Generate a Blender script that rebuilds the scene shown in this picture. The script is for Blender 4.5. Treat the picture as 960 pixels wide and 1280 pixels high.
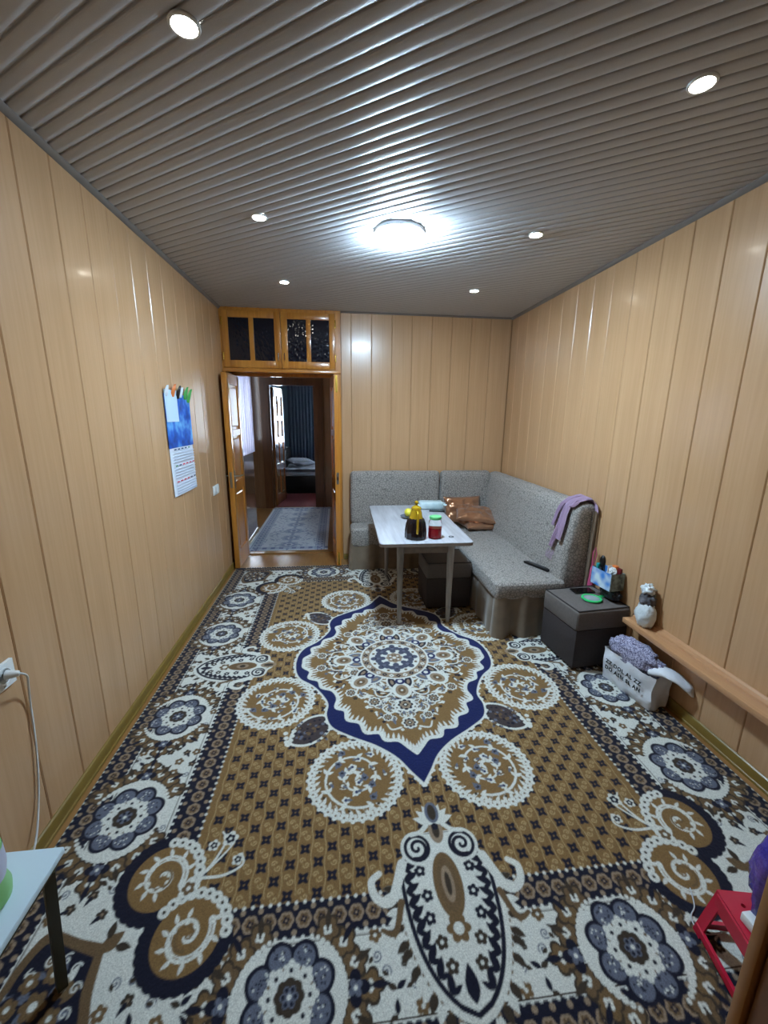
import bpy, bmesh, math, random
import numpy as np
from mathutils import Vector, Matrix, Euler, noise

for o in list(bpy.data.objects): bpy.data.objects.remove(o)
S = bpy.context.scene
C = S.collection
PI = math.pi
W, D, H = 2.959, 4.435, 2.60          # room width, back wall, ceiling height
REAR = -1.30                          # wall behind the camera

# ------------------------------------------------------------------ camera
cam_d = bpy.data.cameras.new('camera'); cam = bpy.data.objects.new('camera', cam_d); C.objects.link(cam)
yaw, pit, rol = 0.11515, 0.22935, 0.01059
fwd = Vector((math.sin(yaw)*math.cos(pit), math.cos(yaw)*math.cos(pit), -math.sin(pit)))
rgt = Vector((math.cos(yaw), -math.sin(yaw), 0)); upv = rgt.cross(fwd)
r2 = math.cos(rol)*rgt + math.sin(rol)*upv; u2 = -math.sin(rol)*rgt + math.cos(rol)*upv
M = Matrix((r2, u2, -fwd)).transposed().to_4x4(); M.translation = (1.1147, 0, 1.5848)
cam.matrix_world = M
cam_d.sensor_fit = 'VERTICAL'; cam_d.sensor_height = 36.0; cam_d.lens = 511.09/1280*36.0
cam_d.clip_start = 0.02; cam_d.clip_end = 60
S.camera = cam

# ------------------------------------------------------------------ world, daylight, exposure
world = bpy.data.worlds.new('daylight'); S.world = world; world.use_nodes = True
world.node_tree.nodes['Background'].inputs[0].default_value = (0.62, 0.76, 1.0, 1)
world.node_tree.nodes['Background'].inputs[1].default_value = 1.0
def area(name, loc, rot, sx, sy, power, col):
    l = bpy.data.lights.new(name, 'AREA'); l.shape = 'RECTANGLE'; l.size = sx; l.size_y = sy
    l.energy = power; l.color = col
    o = bpy.data.objects.new(name, l); C.objects.link(o); o.location = loc; o.rotation_euler = rot
    return o
area('window_hall_left_offscreen', (-0.45, 5.24, 1.75), (0, -PI/2, 0), 1.3, 1.0, 48, (0.72, 0.84, 1.0))
area('window_bedroom_back_offscreen', (1.35, 10.75, 1.6), (-PI/2, 0, 0), 1.1, 1.4, 70, (0.72, 0.84, 1.0))
S.view_settings.view_transform = 'Standard'; S.view_settings.look = 'None'
S.view_settings.gamma = 1.0; S.view_settings.use_curve_mapping = False
S.view_settings.exposure = 1.22
LAMP_W = 175.0        # ceiling lamp emission strength
SPOT_W = 0.4        # watts of each recessed spotlight
BULB_E = 45.0

# ------------------------------------------------------------------ materials
def lin(r, g, b):
    f = lambda c: (c/255/12.92) if c/255 <= 0.04045 else ((c/255+0.055)/1.055)**2.4
    return (f(r), f(g), f(b))
def base(name):
    m = bpy.data.materials.new(name); m.use_nodes = True
    return m, m.node_tree, m.node_tree.nodes['Principled BSDF']
def nd(t, typ, **kw):
    n = t.nodes.new(typ)
    for k, v in kw.items(): setattr(n, k, v)
    return n
def coords(t, scale=(1, 1, 1), kind='Object', rnd=False, rot=(0, 0, 0)):
    tc = nd(t, 'ShaderNodeTexCoord'); mp = nd(t, 'ShaderNodeMapping')
    mp.inputs['Scale'].default_value = scale; mp.inputs['Rotation'].default_value = rot
    src = tc.outputs[kind]
    if rnd:
        oi = nd(t, 'ShaderNodeObjectInfo'); mu = nd(t, 'ShaderNodeVectorMath', operation='SCALE')
        mu.inputs[0].default_value = (37.0, 53.0, 29.0); t.links.new(oi.outputs['Random'], mu.inputs['Scale'])
        ad = nd(t, 'ShaderNodeVectorMath', operation='ADD')
        t.links.new(src, ad.inputs[0]); t.links.new(mu.outputs[0], ad.inputs[1]); src = ad.outputs[0]
    t.links.new(src, mp.inputs['Vector'])
    return mp.outputs['Vector']
def mat(name, rgb, rough=0.5, metal=0.0, var=0.0, vscale=8, vstretch=(1, 1, 1), bump=0.0, bscale=60, spec=0.5,
        coat=0.0, rgb2=None, rnd=False, sheen=0.0, trans=0.0, alpha=1.0, ior=1.45, emit=None, estr=0.0, detail=4, dist=0.002):
    m, t, b = base(name)
    c1 = lin(*rgb); b.inputs['Base Color'].default_value = (*c1, 1)
    b.inputs['Roughness'].default_value = rough; b.inputs['Metallic'].default_value = metal
    b.inputs['Specular IOR Level'].default_value = spec; b.inputs['Coat Weight'].default_value = coat
    b.inputs['Coat Roughness'].default_value = 0.12
    b.inputs['Sheen Weight'].default_value = sheen; b.inputs['Transmission Weight'].default_value = trans
    b.inputs['Alpha'].default_value = alpha; b.inputs['IOR'].default_value = ior
    if emit: b.inputs['Emission Color'].default_value = (*lin(*emit), 1); b.inputs['Emission Strength'].default_value = estr
    if var or rgb2:
        v = coords(t, tuple(vscale*s for s in vstretch), rnd=rnd)
        n = nd(t, 'ShaderNodeTexNoise'); n.inputs['Scale'].default_value = 1.0; n.inputs['Detail'].default_value = detail
        t.links.new(v, n.inputs['Vector'])
        cr = nd(t, 'ShaderNodeValToRGB'); t.links.new(n.outputs['Fac'], cr.inputs['Fac'])
        c2 = lin(*rgb2) if rgb2 else tuple(min(1, c*(1+var)) for c in c1)
        c0 = c1 if rgb2 else tuple(c*(1-var) for c in c1)
        cr.color_ramp.elements[0].position = 0.34; cr.color_ramp.elements[1].position = 0.66
        cr.color_ramp.elements[0].color = (*c0, 1); cr.color_ramp.elements[1].color = (*c2, 1)
        t.links.new(cr.outputs[0], b.inputs['Base Color'])
    if bump:
        v = coords(t, (bscale, bscale, bscale), rnd=rnd)
        n = nd(t, 'ShaderNodeTexNoise'); n.inputs['Scale'].default_value = 1.0; n.inputs['Detail'].default_value = 3
        t.links.new(v, n.inputs['Vector'])
        bp = nd(t, 'ShaderNodeBump'); bp.inputs['Strength'].default_value = bump; bp.inputs['Distance'].default_value = dist
        t.links.new(n.outputs['Fac'], bp.inputs['Height']); t.links.new(bp.outputs[0], b.inputs['Normal'])
    return m
def wood(name, a, b_, stretch, rough=0.3, coat=0.3, rnd=True, knots=False, bump=0.0):
    m, t, b = base(name)
    v = coords(t, stretch, rnd=rnd)
    n = nd(t, 'ShaderNodeTexNoise'); n.inputs['Scale'].default_value = 1; n.inputs['Detail'].default_value = 6
    n.inputs['Distortion'].default_value = 0.6 if knots else 0.15
    t.links.new(v, n.inputs['Vector'])
    v2 = coords(t, tuple(s*0.16 for s in stretch), rnd=rnd)
    n2 = nd(t, 'ShaderNodeTexNoise'); n2.inputs['Scale'].default_value = 1; n2.inputs['Detail'].default_value = 2
    t.links.new(v2, n2.inputs['Vector'])
    ad = nd(t, 'ShaderNodeMath', operation='MULTIPLY_ADD'); ad.inputs[1].default_value = 0.55
    mu = nd(t, 'ShaderNodeMath', operation='MULTIPLY'); mu.inputs[1].default_value = 0.45
    t.links.new(n2.outputs['Fac'], mu.inputs[0]); t.links.new(n.outputs['Fac'], ad.inputs[0]); t.links.new(mu.outputs[0], ad.inputs[2])
    cr = nd(t, 'ShaderNodeValToRGB'); t.links.new(ad.outputs[0], cr.inputs['Fac'])
    cr.color_ramp.elements[0].position = 0.33; cr.color_ramp.elements[1].position = 0.67
    cr.color_ramp.elements[0].color = (*lin(*a), 1); cr.color_ramp.elements[1].color = (*lin(*b_), 1)
    t.links.new(cr.outputs[0], b.inputs['Base Color'])
    b.inputs['Roughness'].default_value = rough; b.inputs['Coat Weight'].default_value = coat
    b.inputs['Coat Roughness'].default_value = 0.1
    if bump:
        bp = nd(t, 'ShaderNodeBump'); bp.inputs['Strength'].default_value = bump; bp.inputs['Distance'].default_value = 0.001
        t.links.new(ad.outputs[0], bp.inputs['Height']); t.links.new(bp.outputs[0], b.inputs['Normal'])
    return m
MT = {}
MT['panel'] = wood('tan laminate panel', (184, 144, 104), (197, 157, 117), (70, 70, 2.2), rough=0.27, coat=0.15)
MT['panel_dark'] = mat('fibreboard backing', (168, 128, 88), 0.6)
MT['slat'] = mat('grey ceiling slat', (180, 180, 182), 0.45, metal=0.0, var=0.05, vscale=400, spec=0.5)
MT['cornice'] = mat('grey plastic cornice', (120, 114, 108), 0.35, var=0.05)
MT['baseb'] = mat('olive brown skirting', (128, 104, 48), 0.32, var=0.08, vscale=10)
MT['ledge'] = wood('pink beech ledge', (178, 128, 88), (196, 150, 108), (60, 3, 60), rough=0.35, coat=0.15, rnd=False)
MT['floor'] = wood('amber laminate floor', (132, 92, 48), (158, 114, 64), (40, 6, 40), rough=0.3, coat=0.2, rnd=False)
MT['pine'] = wood('varnished pine', (166, 100, 34), (205, 140, 58), (38, 38, 3), rough=0.28, coat=0.5, knots=True)
MT['pine_h'] = wood('varnished pine rail', (166, 100, 34), (205, 140, 58), (3, 38, 38), rough=0.28, coat=0.5, knots=True)
MT['dkwood'] = wood('dark varnished wood', (74, 42, 20), (104, 62, 30), (40, 40, 4), rough=0.3, coat=0.4)
MT['brass'] = mat('brass', (205, 165, 70), 0.25, metal=0.9)
MT['steel'] = mat('steel', (150, 148, 142), 0.3, metal=0.9)
MT['white'] = mat('white plastic', (226, 230, 230), 0.35)
MT['black'] = mat('black plastic', (16, 16, 18), 0.35)
MT['hallwall'] = wood('brown hall panelling', (118, 84, 56), (140, 102, 72), (50, 50, 3), rough=0.16, coat=0.5, rnd=False)
MT['plaster'] = mat('white hall ceiling', (200, 200, 196), 0.8)
MT['bluewall'] = mat('pale blue bedroom wall', (150, 172, 184), 0.7, var=0.03)
MT['redfloor'] = mat('dark red bedroom carpet', (92, 24, 26), 0.95, rgb2=(120, 44, 42), vscale=40)

def glass_dark():
    m, t, b = base('dark patterned glass')
    b.inputs['Base Color'].default_value = (0.006, 0.007, 0.014, 1); b.inputs['Roughness'].default_value = 0.08
    v = coords(t, (38, 38, 26), rnd=True)
    n = nd(t, 'ShaderNodeTexVoronoi'); n.inputs['Scale'].default_value = 1; t.links.new(v, n.inputs['Vector'])
    bp = nd(t, 'ShaderNodeBump'); bp.inputs['Strength'].default_value = 0.55; bp.inputs['Distance'].default_value = 0.004
    t.links.new(n.outputs['Distance'], bp.inputs['Height']); t.links.new(bp.outputs[0], b.inputs['Normal'])
    return m
MT['dkglass'] = glass_dark()

# ------------------------------------------------------------------ mesh helpers
class MB:
    def __init__(s): s.v = []; s.f = []
    def add(s, vs, fs):
        k = len(s.v); s.v += [tuple(p) for p in vs]; s.f += [tuple(i+k for i in f) for f in fs]; return s
    def box(s, x0, x1, y0, y1, z0, z1, r=0.0, seg=2, mtx=None):
        bm = bmesh.new(); bmesh.ops.create_cube(bm, size=1)
        for v in bm.verts:
            v.co = Vector((x0+(v.co.x+.5)*(x1-x0), y0+(v.co.y+.5)*(y1-y0), z0+(v.co.z+.5)*(z1-z0)))
        if r > 0: bmesh.ops.bevel(bm, geom=bm.edges[:], offset=r, segments=seg, profile=.5, affect='EDGES')
        return s.bm(bm, mtx)
    def bm(s, bm, mtx=None):
        if mtx is not None: bmesh.ops.transform(bm, matrix=mtx, verts=bm.verts[:])
        bm.verts.index_update()
        s.add([v.co[:] for v in bm.verts], [[v.index for v in f.verts] for f in bm.faces]); bm.free(); return s
    def lathe(s, prof, c=(0, 0, 0), n=24, lobes=0, lamp=0.0, cap=True):
        vs = []; fs = []
        for (r, z) in prof:
            for i in range(n):
                a = 2*PI*i/n; rr = r*(1+lamp*math.cos(lobes*a)) if lobes else r
                vs.append((c[0]+rr*math.cos(a), c[1]+rr*math.sin(a), c[2]+z))
        m = len(prof)
        for k in range(m-1):
            for i in range(n):
                j = (i+1) % n; fs.append((k*n+i, k*n+j, (k+1)*n+j, (k+1)*n+i))
        if cap: fs.append(tuple(reversed(range(n)))); fs.append(tuple(range((m-1)*n, m*n)))
        return s.add(vs, fs)
    def tube(s, pts, r, n=8, r1=None):
        pts = [Vector(p) for p in pts]; vs = []; fs = []; m = len(pts); prev = None
        for k, p in enumerate(pts):
            d = (pts[min(k+1, m-1)]-pts[max(k-1, 0)]).normalized()
            if prev is None:
                a = Vector((0, 0, 1)) if abs(d.z) < .9 else Vector((1, 0, 0)); prev = d.cross(a).normalized()
            prev = (prev-d*prev.dot(d)).normalized(); q = d.cross(prev)
            rr = r if r1 is None else r+(r1-r)*k/max(1, m-1)
            for i in range(n):
                a = 2*PI*i/n; vs.append(p+prev*rr*math.cos(a)+q*rr*math.sin(a))
        for k in range(m-1):
            for i in range(n):
                j = (i+1) % n; fs.append((k*n+i, k*n+j, (k+1)*n+j, (k+1)*n+i))
        fs.append(tuple(reversed(range(n)))); fs.append(tuple(range((m-1)*n, m*n)))
        return s.add(vs, fs)
    def prism(s, poly, a0, a1, axis='y', r=0.0, seg=2):
        # poly of 2d points; axis y: (x,z), axis x: (y,z), axis z: (x,y)
        bm = bmesh.new()
        P = {'y': lambda p, a: (p[0], a, p[1]), 'x': lambda p, a: (a, p[0], p[1]), 'z': lambda p, a: (p[0], p[1], a)}[axis]
        A = [bm.verts.new(P(p, a0)) for p in poly]; B = [bm.verts.new(P(p, a1)) for p in poly]; n = len(poly)
        fa = bm.faces.new(A); fb = bm.faces.new(B)
        for i in range(n): bm.faces.new((A[i], A[(i+1) % n], B[(i+1) % n], B[i]))
        bmesh.ops.recalc_face_normals(bm, faces=bm.faces[:])
        if r > 0:
            ed = list(set(fa.edges[:]+fb.edges[:])); bmesh.ops.bevel(bm, geom=ed, offset=r, segments=seg, profile=.5, affect='EDGES')
        return s.bm(bm)
    def sheet(s, fn, nu, nv, th=0.003):
        # closed thin sheet; fn(a,b) -> Vector, a,b in 0..1
        P = [[Vector(fn(i/nu, j/nv)) for j in range(nv+1)] for i in range(nu+1)]
        def nrm(i, j):
            du = P[min(i+1, nu)][j]-P[max(i-1, 0)][j]; dv = P[i][min(j+1, nv)]-P[i][max(j-1, 0)]
            n = du.cross(dv); return n.normalized() if n.length > 1e-9 else Vector((0, 0, 1))
        vs = [P[i][j] for i in range(nu+1) for j in range(nv+1)]
        k = len(vs); vs += [P[i][j]-nrm(i, j)*th for i in range(nu+1) for j in range(nv+1)]
        I = lambda i, j: i*(nv+1)+j
        fs = []
        for i in range(nu):
            for j in range(nv):
                fs.append((I(i, j), I(i+1, j), I(i+1, j+1), I(i, j+1))); fs.append((k+I(i, j), k+I(i, j+1), k+I(i+1, j+1), k+I(i+1, j)))
        for i in range(nu):
            fs.append((I(i, 0), k+I(i, 0), k+I(i+1, 0), I(i+1, 0))); fs.append((I(i, nv), I(i+1, nv), k+I(i+1, nv), k+I(i, nv)))
        for j in range(nv):
            fs.append((I(0, j), I(0, j+1), k+I(0, j+1), k+I(0, j))); fs.append((I(nu, j), k+I(nu, j), k+I(nu, j+1), I(nu, j+1)))
        return s.add(vs, fs)
    def blob(s, c, rad, amp=0.0, freq=6, seed=0, flat=None, nu=28, nv=18, sq=1.0, top=None):
        vs = []; fs = []
        for k in range(nv+1):
            ph = -PI/2+PI*k/nv
            for i in range(nu):
                th = 2*PI*i/nu
                pw = lambda t: math.copysign(abs(t)**sq, t)
                d = Vector((pw(math.cos(ph))*pw(math.cos(th)), pw(math.cos(ph))*pw(math.sin(th)), pw(math.sin(ph))))
                q = 1+amp*noise.noise(Vector((d.x*freq+seed*7.3, d.y*freq+seed*3.1, d.z*freq))) + amp*.5*noise.noise(Vector((d.x*freq*2.3+seed, d.y*freq*2.3, d.z*freq*2.3)))
                p = Vector((c[0]+d.x*rad[0]*q, c[1]+d.y*rad[1]*q, c[2]+d.z*rad[2]*q))
                if flat is not None and p.z < flat: p.z = flat+1e-4*k
                vs.append(p)
        for k in range(nv):
            for i in range(nu):
                j = (i+1) % nu; fs.append((k*nu+i, k*nu+j, (k+1)*nu+j, (k+1)*nu+i))
        return s.add(vs, fs)
    def xf(s, m): s.v = [tuple(m @ Vector(p)) for p in s.v]; return s
    def mesh(s, name, smooth=True, ang=0.5):
        me = bpy.data.meshes.new(name); me.from_pydata(s.v, [], s.f)
        bm = bmesh.new(); bm.from_mesh(me)
        bmesh.ops.remove_doubles(bm, verts=bm.verts[:], dist=1e-6)
        bmesh.ops.recalc_face_normals(bm, faces=bm.faces[:])
        for f in bm.faces: f.smooth = smooth
        for e in bm.edges:
            if len(e.link_faces) == 2 and e.calc_face_angle(0) > ang: e.smooth = False
        bm.to_mesh(me); bm.free(); return me
def sm3(P, n=6):
    o = []
    for i in range(len(P)-1):
        p0, p1, p2, p3 = [Vector(P[max(0, min(len(P)-1, j))]) for j in (i-1, i, i+1, i+2)]
        for k in range(n):
            t = k/n; o.append(.5*((2*p1)+(-p0+p2)*t+(2*p0-5*p1+4*p2-p3)*t*t+(-p0+3*p1-3*p2+p3)*t**3))
    o.append(Vector(P[-1])); return o
def holed_plate(xs, ys, holes, z0, z1):
    # flat plate on a grid of cells; holes {(i,j): (cx,cy,r)} go right through it
    m = MB(); n = 16
    def sq(x0, x1, y0, y1, cx, cy, k):
        a = 2*PI*k/n; c, s_ = math.cos(a), math.sin(a)
        t = min((x1-cx)/c if c > 1e-9 else 9e9, (x0-cx)/c if c < -1e-9 else 9e9, (y1-cy)/s_ if s_ > 1e-9 else 9e9, (y0-cy)/s_ if s_ < -1e-9 else 9e9)
        return (cx+c*t, cy+s_*t)
    for i in range(len(xs)-1):
        for j in range(len(ys)-1):
            x0, x1, y0, y1 = xs[i], xs[i+1], ys[j], ys[j+1]
            if (i, j) not in holes:
                for z in (z0, z1): m.add([(x0, y0, z), (x1, y0, z), (x1, y1, z), (x0, y1, z)], [(0, 1, 2, 3)])
                continue
            cx, cy, r = holes[(i, j)]
            an = sorted([2*PI*k/n for k in range(n)]+[math.atan2(b-cy, a-cx) % (2*PI) for a in (x0, x1) for b in (y0, y1)])
            O = [sq(x0, x1, y0, y1, cx, cy, a*n/(2*PI)) for a in an]; I = [(cx+r*math.cos(a), cy+r*math.sin(a)) for a in an]; q = len(an)
            for z in (z0, z1):
                m.add([(*p, z) for p in O]+[(*p, z) for p in I], [(k, (k+1) % q, q+(k+1) % q, q+k) for k in range(q)])
            m.add([(*p, z0) for p in I]+[(*p, z1) for p in I], [(k, (k+1) % q, q+(k+1) % q, q+k) for k in range(q)])
    a, b, c, d = xs[0], xs[-1], ys[0], ys[-1]
    for (p, q) in (((a, c), (b, c)), ((b, c), (b, d)), ((b, d), (a, d)), ((a, d), (a, c))):
        m.add([(*p, z0), (*q, z0), (*q, z1), (*p, z1)], [(0, 1, 2, 3)])
    return m
def mk(name, mb, material, parent=None, loc=None, ang=0.5):
    me = mb.mesh(name, ang=ang) if isinstance(mb, MB) else mb
    if not me.materials: me.materials.append(MT[material] if isinstance(material, str) else material)
    o = bpy.data.objects.new(name, me); C.objects.link(o)
    if loc is not None: o.location = loc
    if parent is not None: o.parent = parent
    return o
def wpart(name, mb, material, root, ang=0.5):      # geometry given in world space under an unrotated root
    L = Vector(root['_w']) if '_w' in root else root.location
    mb.v = [(p[0]-L.x, p[1]-L.y, p[2]-L.z) for p in mb.v]
    o = mk(name, mb, material, root, ang=ang); o['_w'] = L[:]; return o
def tag(o, label, cat, group=None):
    o['label'] = label; o['category'] = cat
    if group: o['group'] = group
    return o
def thing(name, label, cat, loc=(0, 0, 0), rz=0.0, group=None):
    o = bpy.data.objects.new(name, None); C.objects.link(o); o.empty_display_size = .05
    o.location = loc; o.rotation_euler = (0, 0, rz); return tag(o, label, cat, group)
def struct(name, mb, material, loc=None):
    o = mk(name, mb, material, None, loc); o['kind'] = 'structure'; return o
def sempty(name, loc=(0, 0, 0)):
    o = bpy.data.objects.new(name, None); C.objects.link(o); o.location = loc; o['kind'] = 'structure'; return o
def wthing(name, mb, material, label, cat, loc, group=None, ang=0.5):   # single-mesh thing, geometry in world space
    mb.v = [(p[0]-loc[0], p[1]-loc[1], p[2]-loc[2]) for p in mb.v]
    o = mk(name, mb, material, None, loc, ang=ang); return tag(o, label, cat, group)
def lk(name, me, parent, loc):                       # linked copy of a mesh as a part
    o = bpy.data.objects.new(name, me); C.objects.link(o); o.location = loc; o.parent = parent; return o

# ================================================================== ROOM SHELL
struct('floor', MB().box(-0.3, W+.3, REAR-.1, 7.25, -0.12, 0), 'floor')
wl = struct('wall_left', MB().box(-0.14, -0.0125, REAR, 4.74, 0, H+.05), 'panel_dark')
wr = struct('wall_right', MB().box(W+.0125, W+.14, REAR, 4.74, 0, H+.05), 'panel_dark')
wb = struct('wall_back', MB().box(1.165, W+.0125, D+.0125, 4.74, 0, H+.05), 'panel_dark')
struct('wall_rear', MB().box(-.14, W+.14, REAR-.12, REAR, 0, H+.05), 'panel')
PW = 0.2085
def panel_mesh(w, z0, z1, axis, sgn, name='panel'):
    # panel with chamfered long edges; centre at origin, face on the plane, body behind it
    g = 0.0012; c = 0.0045; t = 0.0125
    poly = [(-w/2+g, t), (w/2-g, t), (w/2-g, c*.8), (w/2-g-c, 0), (-w/2+g+c, 0), (-w/2+g, c*.8)]
    if axis == 'x': pts = [(sgn*b, a) for a, b in poly]     # wall plane x=const, a along y
    else: pts = [(a, sgn*b) for a, b in poly]
    me = MB().prism(pts, z0, z1, 'z').mesh(name, ang=.25); me.materials.append(MT['panel']); return me
pl = panel_mesh(PW, 0, H, 'x', -1)
y = 1.4013-PW*12.5
while y < 4.62:
    lk('panel', pl, wl, (0, y, 0)) if y > REAR+PW/2 else None
    y += PW
ZL = 0.39
pr = panel_mesh(PW, 0, H, 'x', 1); pru = panel_mesh(PW, ZL, H, 'x', 1); prl = panel_mesh(PW, 0, ZL-.03, 'x', 1)
SHY = 2.14
y = 1.765-PW*14.5
while y < 4.36:
    if y > REAR+PW/2:
        lk('panel', pru if y < SHY else pr, wr, (W, y, 0))
        if y < SHY: lk('panel', prl, wr, (W, y-.14, 0))
    y += PW
lk('panel', panel_mesh(4.433-(y-PW/2), 0, H, 'x', 1), wr, (W, (4.433+y-PW/2)/2, 0))
pb = panel_mesh(PW, 0, H, 'y', 1); x0 = 1.273
lk('panel', panel_mesh(x0-1.168, 0, H, 'y', 1), wb, ((x0+1.168)/2, D, 0))
for k in range(7): lk('panel', pb, wb, (x0+PW*(k+.5), D, 0))
xe = x0+PW*7; lk('panel', panel_mesh(W-.003-xe, 0, H, 'y', 1), wb, ((W-.003+xe)/2, D, 0))
# ceiling of slats running across the room
ce = struct('ceiling', MB().box(-.14, W+.14, REAR-.1, 4.74, H+.02, H+.10), 'panel_dark')
SP, SA = 0.0576, math.radians(-35)          # slat pitch and direction: they run diagonally over the room
prof = [(-SP/2, .010), (-SP/2, .0045), (-SP/2+.0012, .0030), (-SP/2+.006, .0012), (-SP/4, .0003), (0, 0), (SP/4, .0003), (SP/2-.013, .0015), (SP/2-.009, .0035), (SP/2-.006, .008), (SP/2-.003, .0095), (SP/2, .0098), (SP/2, .014), (-SP/2, .014)]
def slat_mesh(off):
    bm = bmesh.new(); d = Vector((math.cos(SA), math.sin(SA), 0)); n = Vector((-math.sin(SA), math.cos(SA), 0))
    A = [bm.verts.new(n*(off+a)-d*8+Vector((0, 0, H+b))) for a, b in prof]; B = [bm.verts.new(n*(off+a)+d*8+Vector((0, 0, H+b))) for a, b in prof]
    k = len(prof); bm.faces.new(A); bm.faces.new(B)
    for i in range(k): bm.faces.new((A[i], A[(i+1) % k], B[(i+1) % k], B[i]))
    for co, no in (((.002, 0, 0), (-1, 0, 0)), ((W-.002, 0, 0), (1, 0, 0)), ((0, REAR+.002, 0), (0, -1, 0)), ((0, D-.002, 0), (0, 1, 0))):
        r = bmesh.ops.bisect_plane(bm, geom=bm.verts[:]+bm.edges[:]+bm.faces[:], plane_co=co, plane_no=no, clear_outer=True)
        ed = [e for e in r['geom_cut'] if isinstance(e, bmesh.types.BMEdge)]
        if ed: bmesh.ops.holes_fill(bm, edges=ed)
    if not bm.faces: bm.free(); return None
    me = MB().bm(bm).mesh('slat', ang=.9); me.materials.append(MT['slat']); return me
off = 1.801-SP*70
while off < 5.6:
    me = slat_mesh(off)
    if me: lk('slat', me, ce, (0, 0, 0))
    off += SP
struct('trim_1', MB().prism([(0, H), (.022, H), (.02, H-.006), (.006, H-.02), (0, H-.022)], REAR, D, 'y'), 'cornice')
struct('trim_2', MB().prism([(W, H), (W-.022, H), (W-.02, H-.006), (W-.006, H-.02), (W, H-.022)], REAR, D, 'y'), 'cornice')
struct('trim_3', MB().prism([(D, H), (D-.02, H), (D-.005, H-.014), (D, H-.016)], 1.17, W, 'x'), 'cornice')
bp = [(0, 0), (.016, 0), (.016, .012), (.012, .016), (.012, .052), (.009, .06), (.004, .064), (0, .064)]
struct('baseboard_left', MB().prism(bp, REAR, 4.62, 'y'), 'baseb')
struct('baseboard_right', MB().prism([(W-a, b) for a, b in bp], REAR, 4.43, 'y'), 'baseb')
struct('baseboard_back', MB().prism([(D-a, b) for a, b in bp], 1.175, W-.02, 'x'), 'baseb')
# wooden ledge along the right wall
lg = struct('trim_4', MB().box(W-.1, W, REAR, SHY, ZL-.032, ZL, .004), 'ledge')
mk('moulding', MB().prism([(W, ZL), (W-.034, ZL), (W-.030, ZL+.008), (W-.012, ZL+.014), (W-.006, ZL+.022), (W, ZL+.024)], REAR, SHY, 'y'), 'ledge', lg)

# ================================================================== DOORWAY, LEAVES, OVER-DOOR CUPBOARD
X0, X1, ZD = 0.0, 1.165, 2.015
dr = sempty('door_1', (0.56, 4.68, 0))
fr = MB()
fr.box(0.001, .03, D, 4.74, 0, ZD).box(1.125, 1.165, D, 4.74, 0, ZD)                        # reveal linings
fr.box(.03, .04, 4.655, 4.74, 0, ZD).box(1.093, 1.125, 4.655, 4.74, 0, ZD)                 # jambs
fr.box(.03, 1.125, 4.655, 4.74, 1.985, ZD)
wpart('frame', fr, 'pine', dr)
wpart('sill', MB().box(.03, 1.125, 4.66, 4.735, 0.0, .012, .003), 'floor', dr)
def leaf(hx, hy, ex, ey, active, nm):
    L = math.hypot(ex-hx, ey-hy); ang = math.atan2(ey-hy, ex-hx)
    T = Matrix.Translation((hx-.56, hy-4.68, 0)) @ Matrix.Rotation(ang, 4, 'Z')
    t = .024; z0, z1 = .014, 1.98
    b = MB()
    b.box(0, .075, -t, t, z0, z1, .003)
    if active: b.box(L-.075, L, -t, t, z0, z1, .003)
    else:
        b.box(L-.075, L-.02, -t, t, z0, z1).box(L-.02, L, -t, t, z0, .94).box(L-.02, L, -t, t, .975, z1)
        b.box(L-.02, L, -t, -.005, .94, .975).box(L-.02, L, .005, t, .94, .975)
    rails = [(z0, .2), (.82, .92), (1.38, 1.44), (1.88, z1)]
    for a, c in rails: b.box(.075, L-.075, -t*.98, t*.98, a, c)
    lf = mk('leaf', b.xf(T), 'pine', dr)
    for i in range(3):
        a, c = rails[i][1], rails[i+1][0]
        p = MB().box(.075, L-.075, -.008, .008, a, c)
        p.box(.105, L-.105, -.019, .019, a+.03, c-.03, .009, 1)
        q = mk('panel', p.xf(T), 'pine', lf)
    if active:
        hd = MB()
        for s in (-1, 1):
            hd.box(L-.066, L-.03, s*(t+.001) if s > 0 else -t-.006, t+.006 if s > 0 else -t-.001, .86, 1.04, .002)
            hd.tube([(L-.048, s*(t+.004), .985), (L-.048, s*(t+.05), .985), (L-.056, s*(t+.056), .985), (L-.15, s*(t+.056), .98)], .008, 8)
        mk('handle', hd.xf(T), 'steel', lf)
        mk('lock_plate', MB().box(L-.0005, L+.0025, -.012, .012, .87, 1.03).xf(T), 'steel', lf)
    else:
        for a, c in ((z1-.17, z1-.01), (z0+.01, z0+.15)):
            mk('flush_bolt', MB().box(L-.0005, L+.003, -.009, .009, a, c).box(L+.003, L+.008, -.004, .004, a+.07, a+.09).xf(T), 'brass', lf)
        k = MB().box(L-.0005, L+.0025, -.013, .013, .90, .94).box(L-.0005, L+.0025, -.013, .013, .975, 1.02).box(L-.0005, L+.0025, -.013, -.005, .94, .975).box(L-.0005, L+.0025, .005, .013, .94, .975); mk('strike_plate', k.xf(T), 'steel', lf)
    for zz in (.25, 1.75): mk('hinge', MB().lathe([(.008, 0), (.008, .1)], (-.008, -t if active else t, zz), 10).xf(T), 'brass', lf)
leaf(.068, 4.662, .058, 4.20, True, 'l')
leaf(1.074, 4.662, 1.118, 4.195, False, 'r')

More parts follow.
